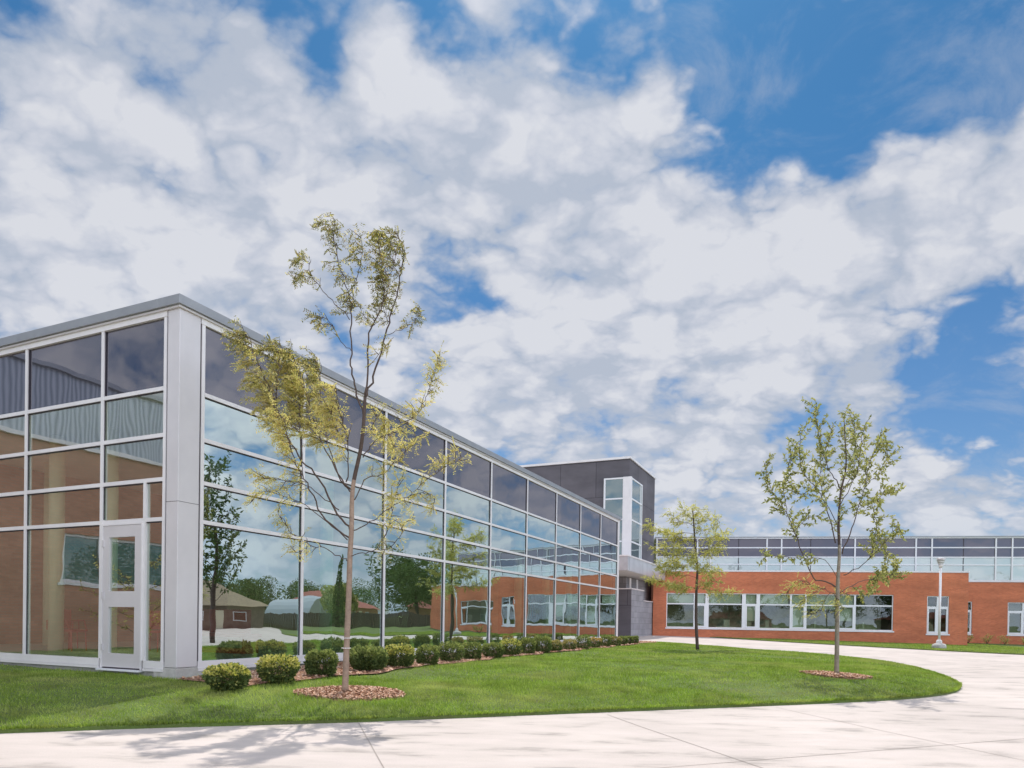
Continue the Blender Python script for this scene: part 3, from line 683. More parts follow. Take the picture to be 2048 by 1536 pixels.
# ------------------------------------------------------------------ tower, canopy, stone walls
def tower():
    tc_ = loc2w(36.85, 2.2)
    root = thing('entrance_tower', 'dark grey panelled tower with a glazed corner window above the entrance', 'building', (*tc_, .06), RZ); root.scale = (.953,) * 3
    z0, zt = 4.9, 12.3
    box('wall', MT['panel'], root, -1.05, 6.3, 0, 8.6, z0, zt)
    box('coping', MT['alu'], root, -1.13, 6.4, -.08, 8.7, zt + .003, zt + .15)
    box('lower_wall', MT['stone'], root, .55, 8.2, .55, 8.6, 0, z0 - .003)
    # corner window box
    wz0, wz1 = 5.25, 11.0
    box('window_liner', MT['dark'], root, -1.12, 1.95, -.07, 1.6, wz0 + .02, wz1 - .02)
    w = thing('window', None, None); w.parent = root
    rows = [5.25, 6.74, 8.21, 9.63, 11.0]
    def bars(axis):
        mb = MB()
        for z in rows:
            za, zb_ = z - .05, z + .05
            if axis == 'L': mb.box(-1.20, -1.14, .402, 1.62, za, zb_)
            else: mb.box(-.948, 1.86, -.15, -.09, za, zb_)
        if axis == 'L': mb.box(-1.21, -1.14, 1.62, 1.74, rows[0] - .05, rows[-1] + .05)
        else: mb.box(1.86, 1.95, -.16, -.09, rows[0] - .05, rows[-1] + .05); mb.box(1.50, 1.54, -.155, -.09, rows[0], rows[-1])
        return mb
    bars('L').build('frame', MT['frame'], w); bars('R').build('frame', MT['frame'], w)
    MB().box(-1.23, -.95, -.18, .40, rows[0] - .07, rows[-1] + .07).build('corner_post', MT['alu'], w, bevel=.01)
    for a, b in zip(rows[:-1], rows[1:]):
        m1 = MB(); m1.face([(-1.16, 1.62, a + .05), (-1.16, .402, a + .05), (-1.16, .402, b - .05), (-1.16, 1.62, b - .05)]); m1.build('pane', MT['pane_dark'], w)
        m1 = MB(); m1.face([(-.948, -.11, a + .05), (1.86, -.11, a + .05), (1.86, -.11, b - .05), (-.948, -.11, b - .05)]); m1.build('pane', MT['pane_dark'], w)
    return root
MT['pane_dark'] = glass('tower_pane', None, .40, .16, dark=(.06, .10, .085))
MT['pane_teal'] = glass('teal_pane', None, .15, .05, dark=(.07, .17, .15))
tower()
def canopy():
    p = loc2w(32.3, 1.25)
    t = thing('entrance_canopy', 'cantilevered grey metal canopy projecting over the entrance below the tower', 'canopy', (*p, 0), RZ)
    L_, Wd = 10.25, 6.5
    MB().box(0, L_, 0, Wd, 4.36, 5.20).build('body', MT['canopy'], t)
    MB().box(-.05, L_, -.05, Wd, 5.203, 5.28).build('top_flashing', MT['alu'], t)
    sm = MB()
    for x in (0.35, 3.6, 6.9): sm.box(x, x + .025, -.004, .01, 4.40, 5.19)
    sm.build('panel_seam', MT['coping'], t)
    MB().box(.06, L_ - .04, .06, Wd - .1, 4.33, 4.357).build('soffit', MT['soffit'], t)
canopy()
def stonewall():
    p = loc2w(36.85, 2.2)
    t = thing('stone_screen_wall', 'stepped grey stone screen wall with pale coping under the canopy', 'wall', (*p, .06), RZ); t.scale = (.953,) * 3
    MB().box(-.2, 3.12, -.05, .40, 0, 3.55).box(3.125, 6.4, -.05, .40, 0, 2.82).build('wall', MT['stone'], t)
    MB().box(-.22, .2, -.046, 4.5, 0, 3.545).build('shaded_end_wall', MT['panel'], t)  # dark panel colour stands in for the shade under the canopy
    MB().box(-.25, 3.17, -.1, .45, 3.553, 3.63).box(3.13, 6.4, -.1, .45, 2.823, 2.89).box(-.25, .25, .455, 4.5, 3.553, 3.63).build('coping', MT['alu'], t)
    MB().box(.12, .24, .1, .2, 3.63, 4.33).box(2.0, 2.1, .1, .2, 3.63, 4.33).build('post', MT['frame'], t)
stonewall()

# ------------------------------------------------------------------ brick wing (local x along the front, y away)
def wall_with(mb, x0, x1, y0, y1, z0, z1, holes):
    """holes: (xa, xb, za, zb) sorted by x"""
    x = x0
    for a, b, c, d in holes:
        if a > x: mb.box(x, a, y0, y1, z0, z1)
        mb.box(a, b, y0, y1, z0, c); mb.box(a, b, y0, y1, d, z1); x = b
    if x1 > x: mb.box(x, x1, y0, y1, z0, z1)
def wing_building():
    root = thing('brick_wing', 'low orange brick school wing with a white framed window strip and glazed upper band', 'building', (WF[0], WF[1], 0), -WA)
    H1 = 5.0
    holes = [(.96, 16.3, .95, 3.46), (18.45, 19.84, .81, 3.40)]
    mb = MB(); wall_with(mb, 0, 21.03, 0, .35, -.3, H1, holes)
    mb.box(20.73, 21.03, .35, 6.99, -.3, H1); mb.box(0, .3, .35, 6.99, -.3, H1)
    mb.build('front_wall', MT['brick'], root)
    MB().box(-.03, 21.07, -.04, .4, H1 + .003, H1 + .11).box(20.69, 21.08, .404, 7.2, H1 + .003, H1 + .11).build('coping', MT['alu2'], root)
    box('flat_roof', MT['coping'], root, .3, 20.72, .36, 6.99, 4.55, 4.7)
    D = 7.0; H2 = 4.78
    holes2 = [(23.3, 24.45, .77, 3.28), (26.95, 31.8, .77, 3.25)]
    mb = MB(); wall_with(mb, 21.03, 36, D, D + .35, -.4, H2, holes2); mb.box(35.65, 36, D + .35, D + 12, -.4, H2); mb.build('rear_wall', MT['brick'], root)
    MB().box(21.1, 36.05, D - .05, D + .4, H2 + .003, H2 + .1).build('coping', MT['alu2'], root)
    # upper glazed band
    band = thing('upper_band', None, None); band.parent = root
    xs = [(.53, 3.78, 'n')]
    V = [.53, 3.78, 4.83, 9.21, 10.33, 14.79, 15.87, 20.34, 21.49, 26.03, 27.18, 31.6]
    zz = [4.80, 6.10, 6.69, 7.44, 8.16]
    y = D + .05
    for a, b in zip(V[:-1], V[1:]):
        segs = [(a, b)] if b - a < 2 else [(a, (a + b) / 2 - .03), ((a + b) / 2 + .03, b)]
        for p, q in segs:
            for j in range(4):
                m = MB(); m.face([(p, y, zz[j]), (q, y, zz[j]), (q, y, zz[j + 1]), (p, y, zz[j + 1])])
                o = m.build('pane' if j < 2 else 'spandrel_panel', MT['pane_light'] if j < 2 else MT['spandrel2'], band)
        if b - a > 2: MB().box((a + b) / 2 - .028, (a + b) / 2 + .028, y - .012, y + .01, zz[0], 8.15).build('joint', MT['joint'], band)
    for x in V: MB().box(x - .055, x + .055, y - .07, y - .016, zz[0] + .06, 8.15).build('mullion', MT['frame'], band)
    hb = MB()
    for z in zz[1:4]: hb.box(.53, 31.6, y - .045, y - .014, z - .045, z + .045)
    hb.build('transom', MT['frame'], band)
    MB().box(.4, 31.7, y - .1, y - .0, 8.155, 8.25).build('head_rail', MT['frame'], band)
    MB().box(.35, 31.8, y - .18, y + 10, 8.253, 8.33).build('roof_edge', MT['coping'], band)
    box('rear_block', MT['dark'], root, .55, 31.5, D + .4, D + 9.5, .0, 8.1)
    box('base_flashing', MT['alu2'], root, 21.1, 31.7, D - .03, D + .03, H2 + .104, H2 + .16)
    # windows
    def window(x0, x1, z0, z1, zt, vs, wide, yy=0, blinds=()):
        w = thing('window', None, None); w.parent = root
        fr = MB(); t = .06; ya, yb = yy + .06, yy + .14
        fr.box(x0 + .002, x0 + t, ya, yb, z0 + .002, z1 - .002); fr.box(x1 - t, x1 - .002, ya, yb, z0 + .002, z1 - .002)
        fr.box(x0 + t, x1 - t, ya, yb, z1 - t, z1 - .002); fr.box(x0 + t, x1 - t, ya, yb, z0 + .002, z0 + t + .01)
        xs = [x0] + [v[0] for v in vs] + [x1]
        for v, hw in vs: fr.box(v - hw, v + hw, ya + .004, yb, z0 + t + .012, z1 - t - .002)
        for i, (a, b) in enumerate(zip(xs[:-1], xs[1:])):
            a2 = a + (t if i == 0 else vs[i - 1][1]) + .002; b2 = b - (t if i == len(xs) - 2 else vs[i][1]) - .002
            fr.box(a2, b2, ya + .008, yb, zt - .045, zt + .045)
            if i in wide:                                   # opening sash: thicker frame round the lower light
                fr.box(a2, a2 + .08, ya - .01, yb, z0 + t + .015, zt - .05); fr.box(b2 - .08, b2, ya - .01, yb, z0 + t + .015, zt - .05)
                fr.box(a2 + .082, b2 - .082, ya - .01, yb, z0 + t + .015, z0 + t + .1); fr.box(a2 + .082, b2 - .082, ya - .01, yb, zt - .13, zt - .05)
            for c, d in ((z0, zt), (zt, z1)):
                m = MB(); m.face([(a + .01, yy + .11, c + .01), (b - .01, yy + .11, c + .01), (b - .01, yy + .11, d - .01), (a + .01, yy + .11, d - .01)])
                o = m.build('pane', MT['pane_win'], w); 
        fr.build('frame', MT['frame'], w)
        MB().box(x0 - .06, x1 + .06, yy - .05, yy + .058, z0 - .09, z0 - .003).build('sill', MT['frame'], w)
        for a, b, c in blinds: MB().box(a, b, yy + .22, yy + .24, c, z1 - .02).build('blind', MT['blind'], w)
        MB().box(x0 - .3, x1 + .3, yy + 3.2, yy + 3.3, .3, 3.9).box(x0 - .3, x1 + .3, yy + .36, yy + 3.2, .25, .3).build('room_back', MT['dark2'], w)
    window(.96, 16.3, .95, 3.46, 2.68, [(2.94, .055), (3.82, .12), (6.37, .13), (7.35, .12), (9.56, .06), (10.57, .06), (12.69, .06), (13.82, .06)], (1, 3, 5, 7), 0,
           [(1.0, 3.7, 2.75), (4.0, 6.2, 2.7), (7.5, 9.4, 2.75), (10.7, 12.6, 2.4), (6.45, 7.2, 1.5), (9.6, 10.5, 1.1), (12.8, 13.75, 1.6)])
    window(18.45, 19.84, .81, 3.40, 2.64, [(19.15, .07)], (0, 1), 0)
    window(23.3, 24.45, .77, 3.28, 2.58, [(23.9, .06)], (0, 1), D)
    window(26.95, 31.8, .77, 3.25, 2.55, [(28.05, .06), (30.6, .06)], (0, 2), D)
    # a few things in the class room
    return root
MT['dark2'] = mat('room_wall', (.42, .42, .35), .9, noise=(1.5, (.22, .22, .18), .4, .6))
wing_building()
def classroom():
    for i, (t, y, lab) in enumerate([(5.4, 1.0, 'grey office chair behind the second wide light of the window strip'), (8.4, 1.2, 'grey office chair behind the third wide light of the window strip'),
                                     (11.7, 1.1, 'grey office chair behind the fourth wide light of the window strip'), (14.8, 1.2, 'grey office chair behind the rightmost light of the window strip')]):
        p = wing(t, y); c = thing('office_chair', lab, 'chair', (p[0], p[1], .32), .6 * i, 'chairs in the class room')
        m = MT['blind']
        MB().box(-.25, .25, -.25, .25, .5, .58).build('seat', m, c, bevel=.02); MB().box(-.22, .22, .2, .27, .65, 1.25).build('backrest', m, c, bevel=.02)
        MB().tube([(0, 0, .1), (0, 0, .5)], .03, 8).build('stem', MT['joint'], c)
        b = MB()
        for k in range(5): a = k * 1.2566; b.tube([(0, 0, .12), (.27 * math.cos(a), .27 * math.sin(a), .04)], .02, 6)
        b.build('base', MT['joint'], c)
        p = wing(t - .2, y - .45); d = thing('desk', lab.replace('grey office chair', 'pale desk'), 'desk', (p[0], p[1], .32), -WA, 'desks in the class room')
        MB().box(-.7, .7, -.3, .3, .72, .76).build('top', m, d)
        for sx in (-.65, .65):
            for sy in (-.25, .25): MB().tube([(sx, sy, 0), (sx, sy, .72)], .02, 6).build('leg', MT['alu2'], d)
classroom()

# ------------------------------------------------------------------ lamp post
def lamp(loc, label):
    t = thing('street_lamp', label, 'street lamp', loc, group='pole lamps by the drive')
    MB().lathe([(.27, -.3), (.30, 0), (.345, .08), (.35, .22), (.31, .32), (.18, .37)], 28).build('concrete_base', MT['conc_found'], t, smooth=True)
    MB().lathe([(.17, .372), (.17, .50), (.10, .56), (.085, .60)], 4).build('base_cover', MT['alu'], t)
    MB().tube([(0, 0, .5), (0, 0, 4.55)], .06, 18).build('pole', MT['alu'], t, smooth=True)
    MB().lathe([(.09, 4.5), (.10, 4.62), (.13, 4.66)], 20).build('collar', MT['alu'], t, smooth=True)
    MB().lathe([(.10, 4.66), (.16, 4.82), (.17, 4.9)], 20).build('diffuser', MT['blind'], t, smooth=True)
    for z, r in ((4.74, .17), (4.83, .20), (4.92, .23)): MB().lathe([(r * .55, z), (r, z - .035), (r, z - .02), (r * .5, z + .02)], 24).build('louvre', MT['alu'], t, smooth=True)
    MB().lathe([(.22, 4.96), (.25, 4.97), (.21, 5.0), (.08, 5.02)], 24).build('cap', MT['alu'], t, smooth=True)
    return t
lamp((23.28, 38.16, .04), 'pale pole lamp on a rounded concrete foot beside the drive')

# ------------------------------------------------------------------ trees
def nrm(v):
    l = np.linalg.norm(v); return v / l if l > 1e-9 else v
class Tree:
    def __init__(s, seed): s.w = MB(); s.leaf = []; s.r = np.random.default_rng(seed)
    def smooth(s, pts):
        return spline3(pts, 4) if len(pts) > 2 else pts
    def darken(s, frac, m0=0):
        n = len(s.w.m)
        for i in range(m0 + int((n - m0) * frac), n): s.w.m[i] = 1
    def limb(s, pts, r0, r1, k=8):
        s.w.mi = 1
        P = spline3(pts, 4); n = len(P); r0 = r0 * .68; r1 = r1 * .8; rad = [r0 + (r1 - r0) * (i / (n - 1)) ** .8 for i in range(n)]
        # natural wobble
        for i in range(1, n - 1): P[i] = P[i] + s.r.normal(0, .010, 3)
        s.w.tube(P, rad, k); return P
    def blade(s, p, d, side, l, w):
        a = p - side * w * .5 + d * l * .35; b = p + d * l; c = p + side * w * .5 + d * l * .35
        s.leaf.append(np.array([p, a, b, c]))
    def compound(s, p, d, l, n, ll, lw, droop=.35):
        """feather of leaflet pairs along a drooping stalk"""
        side = nrm(np.cross(d, [0, 0, 1]) + s.r.normal(0, .35, 3)); q = p.copy(); dd = d.copy()
        for i in range(n):
            dd = nrm(dd + np.array([0, 0, -droop / n])); q = q + dd * l / n
            for sg in (-1, 1):
                sd_ = nrm(side * sg + dd * .35 + s.r.normal(0, .18, 3))
                s.blade(q, sd_, nrm(np.cross(sd_, [0, 0, 1]) + s.r.normal(0, .3, 3)), ll * s.r.uniform(.7, 1.2), lw)
    def twigs(s, P, f0, f1, step, tl, style, wind=(0, 0, 0), up=.25, spread=.9, ldens=.06, dense=1.0):
        P = np.array(P); seg = np.linalg.norm(P[1:] - P[:-1], axis=1); cs = np.r_[0, np.cumsum(seg)]; L_ = cs[-1]
        x = f0 * L_
        while x < f1 * L_:
            i = min(np.searchsorted(cs, x, side='right') - 1, len(seg) - 1); t = (x - cs[i]) / seg[i]; p = P[i] + (P[i + 1] - P[i]) * t; ax = nrm(P[i + 1] - P[i])
            d = nrm(ax * .55 + nrm(np.cross(ax, s.r.normal(0, 1, 3))) * spread + np.array([0, 0, up]) + np.array(wind) * .8)
            if style == 'far': d = nrm(d * np.array([1, 1, .35]))
            l = tl * s.r.uniform(.5, 1.2); k = 5; pts = [p]; dd = d
            for _ in range(k):
                dd = nrm(dd + s.r.normal(0, .16, 3) + np.array(wind) * .12); pts.append(pts[-1] + dd * l / k)
            s.w.tube(pts, [.0065 - .0009 * j for j in range(k + 1)], 4, cap=False)
            s.leaves_on(pts, style, wind, ldens / dense)
            x += step * s.r.uniform(.6, 1.4)
    def leaves_on(s, pts, style, wind, sp):
        pts = np.array(pts); seg = np.linalg.norm(pts[1:] - pts[:-1], axis=1); cs = np.r_[0, np.cumsum(seg)]; x = cs[-1] * .12
        while x < cs[-1]:
            i = min(np.searchsorted(cs, x, side='right') - 1, len(seg) - 1); p = pts[i] + (pts[i + 1] - pts[i]) * ((x - cs[i]) / seg[i]); ax = nrm(pts[i + 1] - pts[i])
            d = nrm(ax * .35 + s.r.normal(0, .55, 3) + np.array(wind) * 1.0 + np.array([0, 0, -.15]))
            if style == 'locust': s.compound(p, d, s.r.uniform(.11, .18), 6, .046, .019)
            elif style == 'far': s.compound(p, d, s.r.uniform(.16, .24), 5, .08, .040, .2)
            elif style == 'big': s.blade(p, d, nrm(np.cross(d, s.r.normal(0, 1, 3))), s.r.uniform(.12, .2), .09)
            else: s.blade(p, d, nrm(np.cross(d, s.r.normal(0, 1, 3))), s.r.uniform(.06, .105), .040)
            x += sp * s.r.uniform(.6, 1.4)
    def build(s, name, label, loc, bark, leafm, group=None, top=None):
        t = thing(name, label, 'tree', loc, 0, group); off = Vector(loc)
        s.w.v = [tuple(Vector(v) - off) for v in s.w.v]
        s.w.build('trunk', [bark, MT['bark_dark']], t, smooth=True)
        L_ = np.concatenate(s.leaf) - np.array(loc)
        if top:
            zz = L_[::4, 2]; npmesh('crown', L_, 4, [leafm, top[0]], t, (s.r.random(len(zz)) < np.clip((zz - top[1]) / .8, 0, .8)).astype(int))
        else: npmesh('crown', L_, 4, leafm, t)
        return t
def spline3(pts, n): return spline(pts, n)
def px_path(lst, base_Y, dY):
    """polyline given as seen from the camera; dY lets the far end swing forward or back"""
    n = len(lst); out = []
    for i, (x, y) in enumerate(lst):
        out.append(at(x, y, base_Y + dY * (i / max(n - 1, 1)) ** 1.2))
    return out

def tree1():
    T = Tree(3); Y = T1[1]; zb = float(zl(np.array([T1[0]]), np.array([T1[1]]))[0]) + .03
    base = at(690, 1388, Y); base[2] = zb
    tr = [base] + px_path([(693, 1300), (698, 1180), (700, 1110), (703, 1060), (704, 1000), (708, 960), (721, 900), (727, 850), (730, 795)], Y, 0)
    P = spline3(tr, 4); n = len(P)
    T.w.tube(P, [.060 if i == 0 else .048 - .026 * (i / n) ** .9 for i in range(n)], 14); T.darken(.66)
    wind = np.array([-.75, 0, -.05])
    # (path, depth swing, r0, r1, twig start, step, twig length, density)
    def br(path, dY, r0, r1, f0, step, tl, dens=1.0, w=1.0, up=.25, y0=0):
        pts = px_path(path, Y + y0, dY); Q = T.limb(pts, r0, r1); T.twigs(Q, f0, 1.0, step * .8, tl, 'locust', wind * w, up, ldens=.043, dense=dens)
        T.leaves_on(Q[-6:], 'locust', wind * w, .03)
    # top leaders
    br([(730, 795), (742, 765), (761, 704), (779, 646), (791, 600), (802, 555), (805, 496), (794, 466)], .5, .026, .006, .45, .105, .24, 1.15, .5)
    br([(730, 795), (735, 741), (738, 665), (752, 640), (764, 610), (767, 567), (761, 521), (757, 478)], -.4, .022, .005, .45, .105, .24, 1.1, .5)
    br([(727, 830), (712, 780), (704, 740), (703, 695), (702, 634), (698, 591), (690, 567), (675, 512), (668, 470), (672, 438)], .3, .022, .005, .5, .11, .2, 1.05, .5)
    br([(668, 470), (655, 450), (632, 447)], .1, .006, .004, 0, .09, .13, 1.0, .3, y0=.3)
    br([(698, 591), (708, 570), (716, 550), (724, 512), (722, 470)], -.5, .010, .004, .2, .10, .2, 1.1, .5)
    br([(699, 639), (675, 612), (653, 590), (629, 561), (614, 524), (600, 518), (588, 522)], .6, .010, .004, .45, .13, .14, 1.0, .4)
    br([(629, 561), (606, 548), (590, 556)], .3, .005, .003, .2, .1, .1, 1.0, .3, y0=.4)
    br([(702, 701), (681, 683), (666, 652), (644, 634), (640, 650)], -.6, .008, .004, .3, .11, .16, 1.0)
    br([(741, 654), (728, 630), (715, 610), (705, 590)], .3, .007, .004, .2, .13, .14)
    br([(767, 567), (790, 520), (778, 480), (762, 470)], .4, .008, .004, .1, .085, .2, 1.2)
    br([(772, 670), (800, 660), (822, 649), (836, 632), (838, 612)], .5, .007, .004, .35, .11, .13, 1.2, .2)
    br([(779, 646), (766, 610), (778, 570), (770, 540)], -.4, .007, .004, .2, .1, .2, 1.0)
    br([(735, 741), (757, 710), (775, 690), (787, 675)], -.3, .006, .004, .2, .16, .14)
    # big left mass
    br([(706, 986), (690, 967), (664, 924), (638, 872), (622, 820), (606, 770), (585, 730)], .9, .022, .006, .4, .062, .36, 1.45, 1.1, .3)
    br([(706, 986), (683, 960), (660, 900), (650, 850), (640, 800), (640, 750), (632, 715)], 1.5, .018, .006, .35, .062, .34, 1.45, 1.1, .3)
    br([(700, 1060), (675, 1027), (638, 958), (604, 921), (578, 878), (563, 849), (545, 800), (528, 750), (505, 700), (492, 668)], .5, .024, .006, .42, .062, .34, 1.45, 1.1, .3)
    br([(563, 849), (550, 810), (556, 760), (560, 715), (545, 690)], .5, .012, .005, .0, .06, .34, 1.45, 1.0, .3, y0=.3)
    br([(604, 921), (600, 860), (598, 800), (596, 740), (580, 705)], 1.0, .012, .005, .2, .06, .34, 1.45, 1.0, .3, y0=.2)
    br([(698, 1075), (652, 1041), (626, 992), (609, 958), (592, 929), (574, 872), (560, 830)], -.6, .02, .006, .5, .065, .3, 1.3, 1.0, .3)
    br([(692, 964), (697, 906), (690, 860), (678, 820), (670, 770)], -.9, .014, .005, .2, .075, .28, 1.3, 1.0, .3)
    br([(697, 906), (670, 850), (655, 810)], -.9, .010, .004, .2, .08, .26, 1.2, 1.0, .3)
    # lower left, loose
    br([(678, 1020), (640, 990), (600, 965), (560, 960), (525, 955)], -1.0, .012, .004, .4, .10, .26, 1.1, .8, .1)
    br([(695, 1080), (655, 1043), (610, 1010), (560, 990), (520, 985), (502, 1005)], .8, .013, .004, .45, .11, .2, 1.0, .8, .0)
    br([(697, 1123), (678, 1114), (646, 1094), (618, 1091), (600, 1075), (580, 1063), (555, 1020)], -.8, .012, .004, .35, .13, .16, .9, .6, .0)
    br([(618, 1091), (596, 1105), (580, 1090)], -.3, .005, .003, .1, .1, .12, .9, .4, 0)
    # right side
    br([(709, 1000), (730, 960), (761, 949), (792, 924), (818, 895), (840, 870)], .6, .013, .004, .3, .09, .24, 1.2, .5, .2)
    br([(726, 915), (749, 883), (781, 863), (806, 848), (835, 830), (852, 805)], -.6, .012, .004, .25, .085, .22, 1.25, .5, .2)
    br([(806, 848), (832, 828), (850, 800), (858, 780), (865, 757), (872, 730), (877, 711)], .5, .008, .004, .45, .06, .13, 1.4, -.1, .3, y0=-.3)
    br([(705, 1061), (735, 1048), (761, 1032), (790, 1010), (818, 992), (850, 960), (890, 935), (925, 915)], .9, .013, .004, .3, .10, .22, 1.1, .6, .1)
    br([(818, 992), (850, 985), (870, 1000), (860, 1020)], .2, .006, .003, .1, .1, .16, 1.0, .5, 0, y0=.4)
    br([(699, 1111), (725, 1105), (752, 1100), (781, 1094), (800, 1075), (810, 1050), (830, 1035)], -.9, .011, .004, .35, .12, .18, 1.0, .5, .1)
    br([(724, 880), (745, 850), (757, 830), (775, 850), (790, 900)], 1.0, .009, .004, .2, .08, .24, 1.2, .5, .1)
    br([(752, 1100), (775, 1060), (785, 1010), (800, 960)], -.9, .007, .004, .2, .10, .2, 1.0, .6, .2, y0=-.3)
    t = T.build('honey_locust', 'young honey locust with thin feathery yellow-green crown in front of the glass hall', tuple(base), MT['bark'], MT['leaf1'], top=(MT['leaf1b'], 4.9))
    for px, py in ((692, 1276), (692, 1296)):
        w = MB(); p = at(px, py, Y); w.tube([(p[0] + .068 * math.cos(a) - base[0], p[1] + .068 * math.sin(a) - base[1], p[2] - base[2]) for a in np.linspace(0, 6.283, 13)], .006, 5)
        w.build('tie_wire', MT['alu'], t)
tree1()

def tree2():
    T = Tree(11); Y = T2[1]; base = at(1673, 1352, Y); base[2] = float(zl(np.array([T2[0]]), np.array([T2[1]]))[0]) + .03
    tr = [base] + px_path([(1674, 1290), (1675, 1200), (1676, 1157), (1679, 1103), (1677, 1053), (1679, 1012), (1682, 982), (1692, 933), (1690, 873), (1688, 835)], Y, 0)
    P = spline3(tr, 4); n = len(P); T.w.tube(P, [.056 if i == 0 else .044 * (1 - i / n) ** 1.1 + .006 for i in range(n)], 12); T.darken(.42)
    T.twigs(P, .55, 1.0, .06, .34, 'simple', (0, 0, 0), .4, ldens=.026, dense=1.1)
    def br(path, dY, r0, f0=.3, step=.085, tl=.32, dens=1.1, style='simple', up=.35, w=(0, 0, 0), y0=0):
        Q = T.limb(px_path(path, Y + y0, dY), r0, .005); T.twigs(Q, f0, 1.0, step * .78, tl, style, w, up, ldens=.017 if style == 'simple' else .045, dense=dens); T.leaves_on(Q[-5:], style, w, .03)
    br([(1682, 982), (1668, 955), (1658, 936), (1639, 881), (1629, 815)], .4, .018)
    br([(1671, 1086), (1659, 1034), (1644, 996), (1628, 971), (1603, 938), (1600, 867)], -.7, .02)
    br([(1671, 1174), (1652, 1163), (1628, 1157), (1611, 1122), (1589, 1064), (1573, 1026), (1540, 972), (1528, 925)], .5, .026, .42)
    br([(1573, 1026), (1568, 980), (1575, 940), (1585, 900)], .5, .01, .1)
    br([(1684, 1108), (1704, 1056), (1715, 1020), (1731, 966), (1740, 928), (1764, 862)], .7, .022)
    br([(1687, 1150), (1707, 1141), (1740, 1116), (1753, 1053), (1748, 1030), (1742, 1000)], -.6, .016)
    br([(1740, 1116), (1770, 1085), (1794, 1056), (1798, 1060)], -.4, .01, .2, y0=-.5)
    br([(1681, 1185), (1704, 1171), (1730, 1160), (1753, 1157), (1780, 1150), (1797, 1135)], .8, .014, .45, .05, .3, 1.5, up=.1)
    br([(1704, 1171), (1730, 1190), (1750, 1180)], .3, .007, .1, .07, .2, 1.2, up=.0, y0=.4)
    br([(1679, 1012), (1700, 975), (1715, 940), (1722, 890), (1730, 850)], -.9, .013)
    br([(1677, 1053), (1655, 1010), (1640, 950), (1650, 900), (1665, 860)], 1.0, .013)
    br([(1731, 966), (1755, 950), (1775, 920), (1772, 880)], .3, .009, .1)
    br([(1628, 971), (1600, 990), (1575, 960)], -.3, .008, .1)
    br([(1589, 1064), (1610, 1040), (1640, 1030)], -.5, .007, .1)
    br([(1682, 982), (1705, 950), (1712, 900), (1708, 830)], .3, .012, .2)
    br([(1676, 1160), (1650, 1120), (1600, 1115), (1545, 1112), (1530, 1108)], -1.0, .01, .3, .11, .24, .9, up=.1)
    br([(1715, 1020), (1750, 1000), (1775, 985), (1795, 988)], .6, .009, .2)
    br([(1744, 1056), (1770, 1100), (1790, 1120)], .2, .007, .0, .09, .2, 1.1, up=0)
    # one low side branch with paler, yellower leaves
    LB = Tree(77); s0 = at(1675, 1192, Y)
    for path, dY in (([(1675, 1192), (1650, 1178), (1620, 1168), (1590, 1172), (1572, 1186)], .5), ([(1650, 1178), (1630, 1185), (1612, 1195), (1596, 1212)], -.3), ([(1660, 1184), (1650, 1200), (1640, 1222), (1615, 1232)], .2), ([(1620, 1168), (1600, 1160), (1585, 1166)], .1),
                     ([(1665, 1186), (1680, 1205), (1688, 1222)], -.3), ([(1675, 1192), (1690, 1188), (1702, 1192)], .3)):
        Q = LB.limb(px_path(path, Y, dY), .010, .004); LB.twigs(Q, .25, 1, .045, .16, 'locust', (-.3, 0, 0), .0, ldens=.05)
    t = T.build('broadleaf_tree', 'young broadleaf tree with dark green leaves standing near the curved lawn tip', tuple(base), MT['bark_grey'], MT['leaf2'])
    off = Vector(base); LB.w.v = [tuple(Vector(v) - off) for v in LB.w.v]
    lb = LB.w.build('low_branch', MT['bark_dark'], t, smooth=True); npmesh('leaves', np.concatenate(LB.leaf) - np.array(base), 4, MT['leaf3'], lb)
    lb['label'] = 'low branch with paler yellow leaves'
tree2()

def layered(seed, px_trunk, Y, z0, tips, bark, leafm, name, label, r0=.05, group=None, style='far', tl=.36, step=.085, ld=.068):
    T = Tree(seed); base = at(*px_trunk[0], Y); base[2] = z0
    P = spline3([base] + px_path(px_trunk[1:], Y, 0), 4); n = len(P); T.w.tube(P, [r0 * (1.15 if i == 0 else 1) * (1 - i / n) ** .7 + .006 for i in range(n)], 10)
    for i, (sy, tx, ty, dY) in enumerate(tips):
        # limb leaves the trunk at height sy
        k = int(np.argmin([abs(projy(p) - sy) for p in P])); s = np.array(P[k]); e = at(tx, ty, Y + dY)
        mid = s * .5 + e * .5 + np.array([0, 0, -.05 if ty < sy else .02]); Q = T.limb([s, s * .75 + e * .25 + np.array([0, 0, .02]), mid, e], r0 * .3, .004, 6)
        T.twigs(Q, .25, 1.0, step, tl, style, (-.25, 0, 0), .02, 1.0, ldens=ld, dense=1); T.leaves_on(Q[-6:], style, (-.2, 0, 0), .05)
    T.twigs(P, .62, 1.0, .12, tl * .8, style, (0, 0, 0), .1, ldens=ld)
    return T.build(name, label, tuple(base), bark, leafm, group)
def projy(p):
    X, Y, Z = p[0], p[1], p[2] - CAMZ; Y2 = Y * math.cos(PIT) + Z * math.sin(PIT); Z2 = -Y * math.sin(PIT) + Z * math.cos(PIT)
    return CYP + FPX * X / Y2 * sr - FPX * Z2 / Y2 * cr
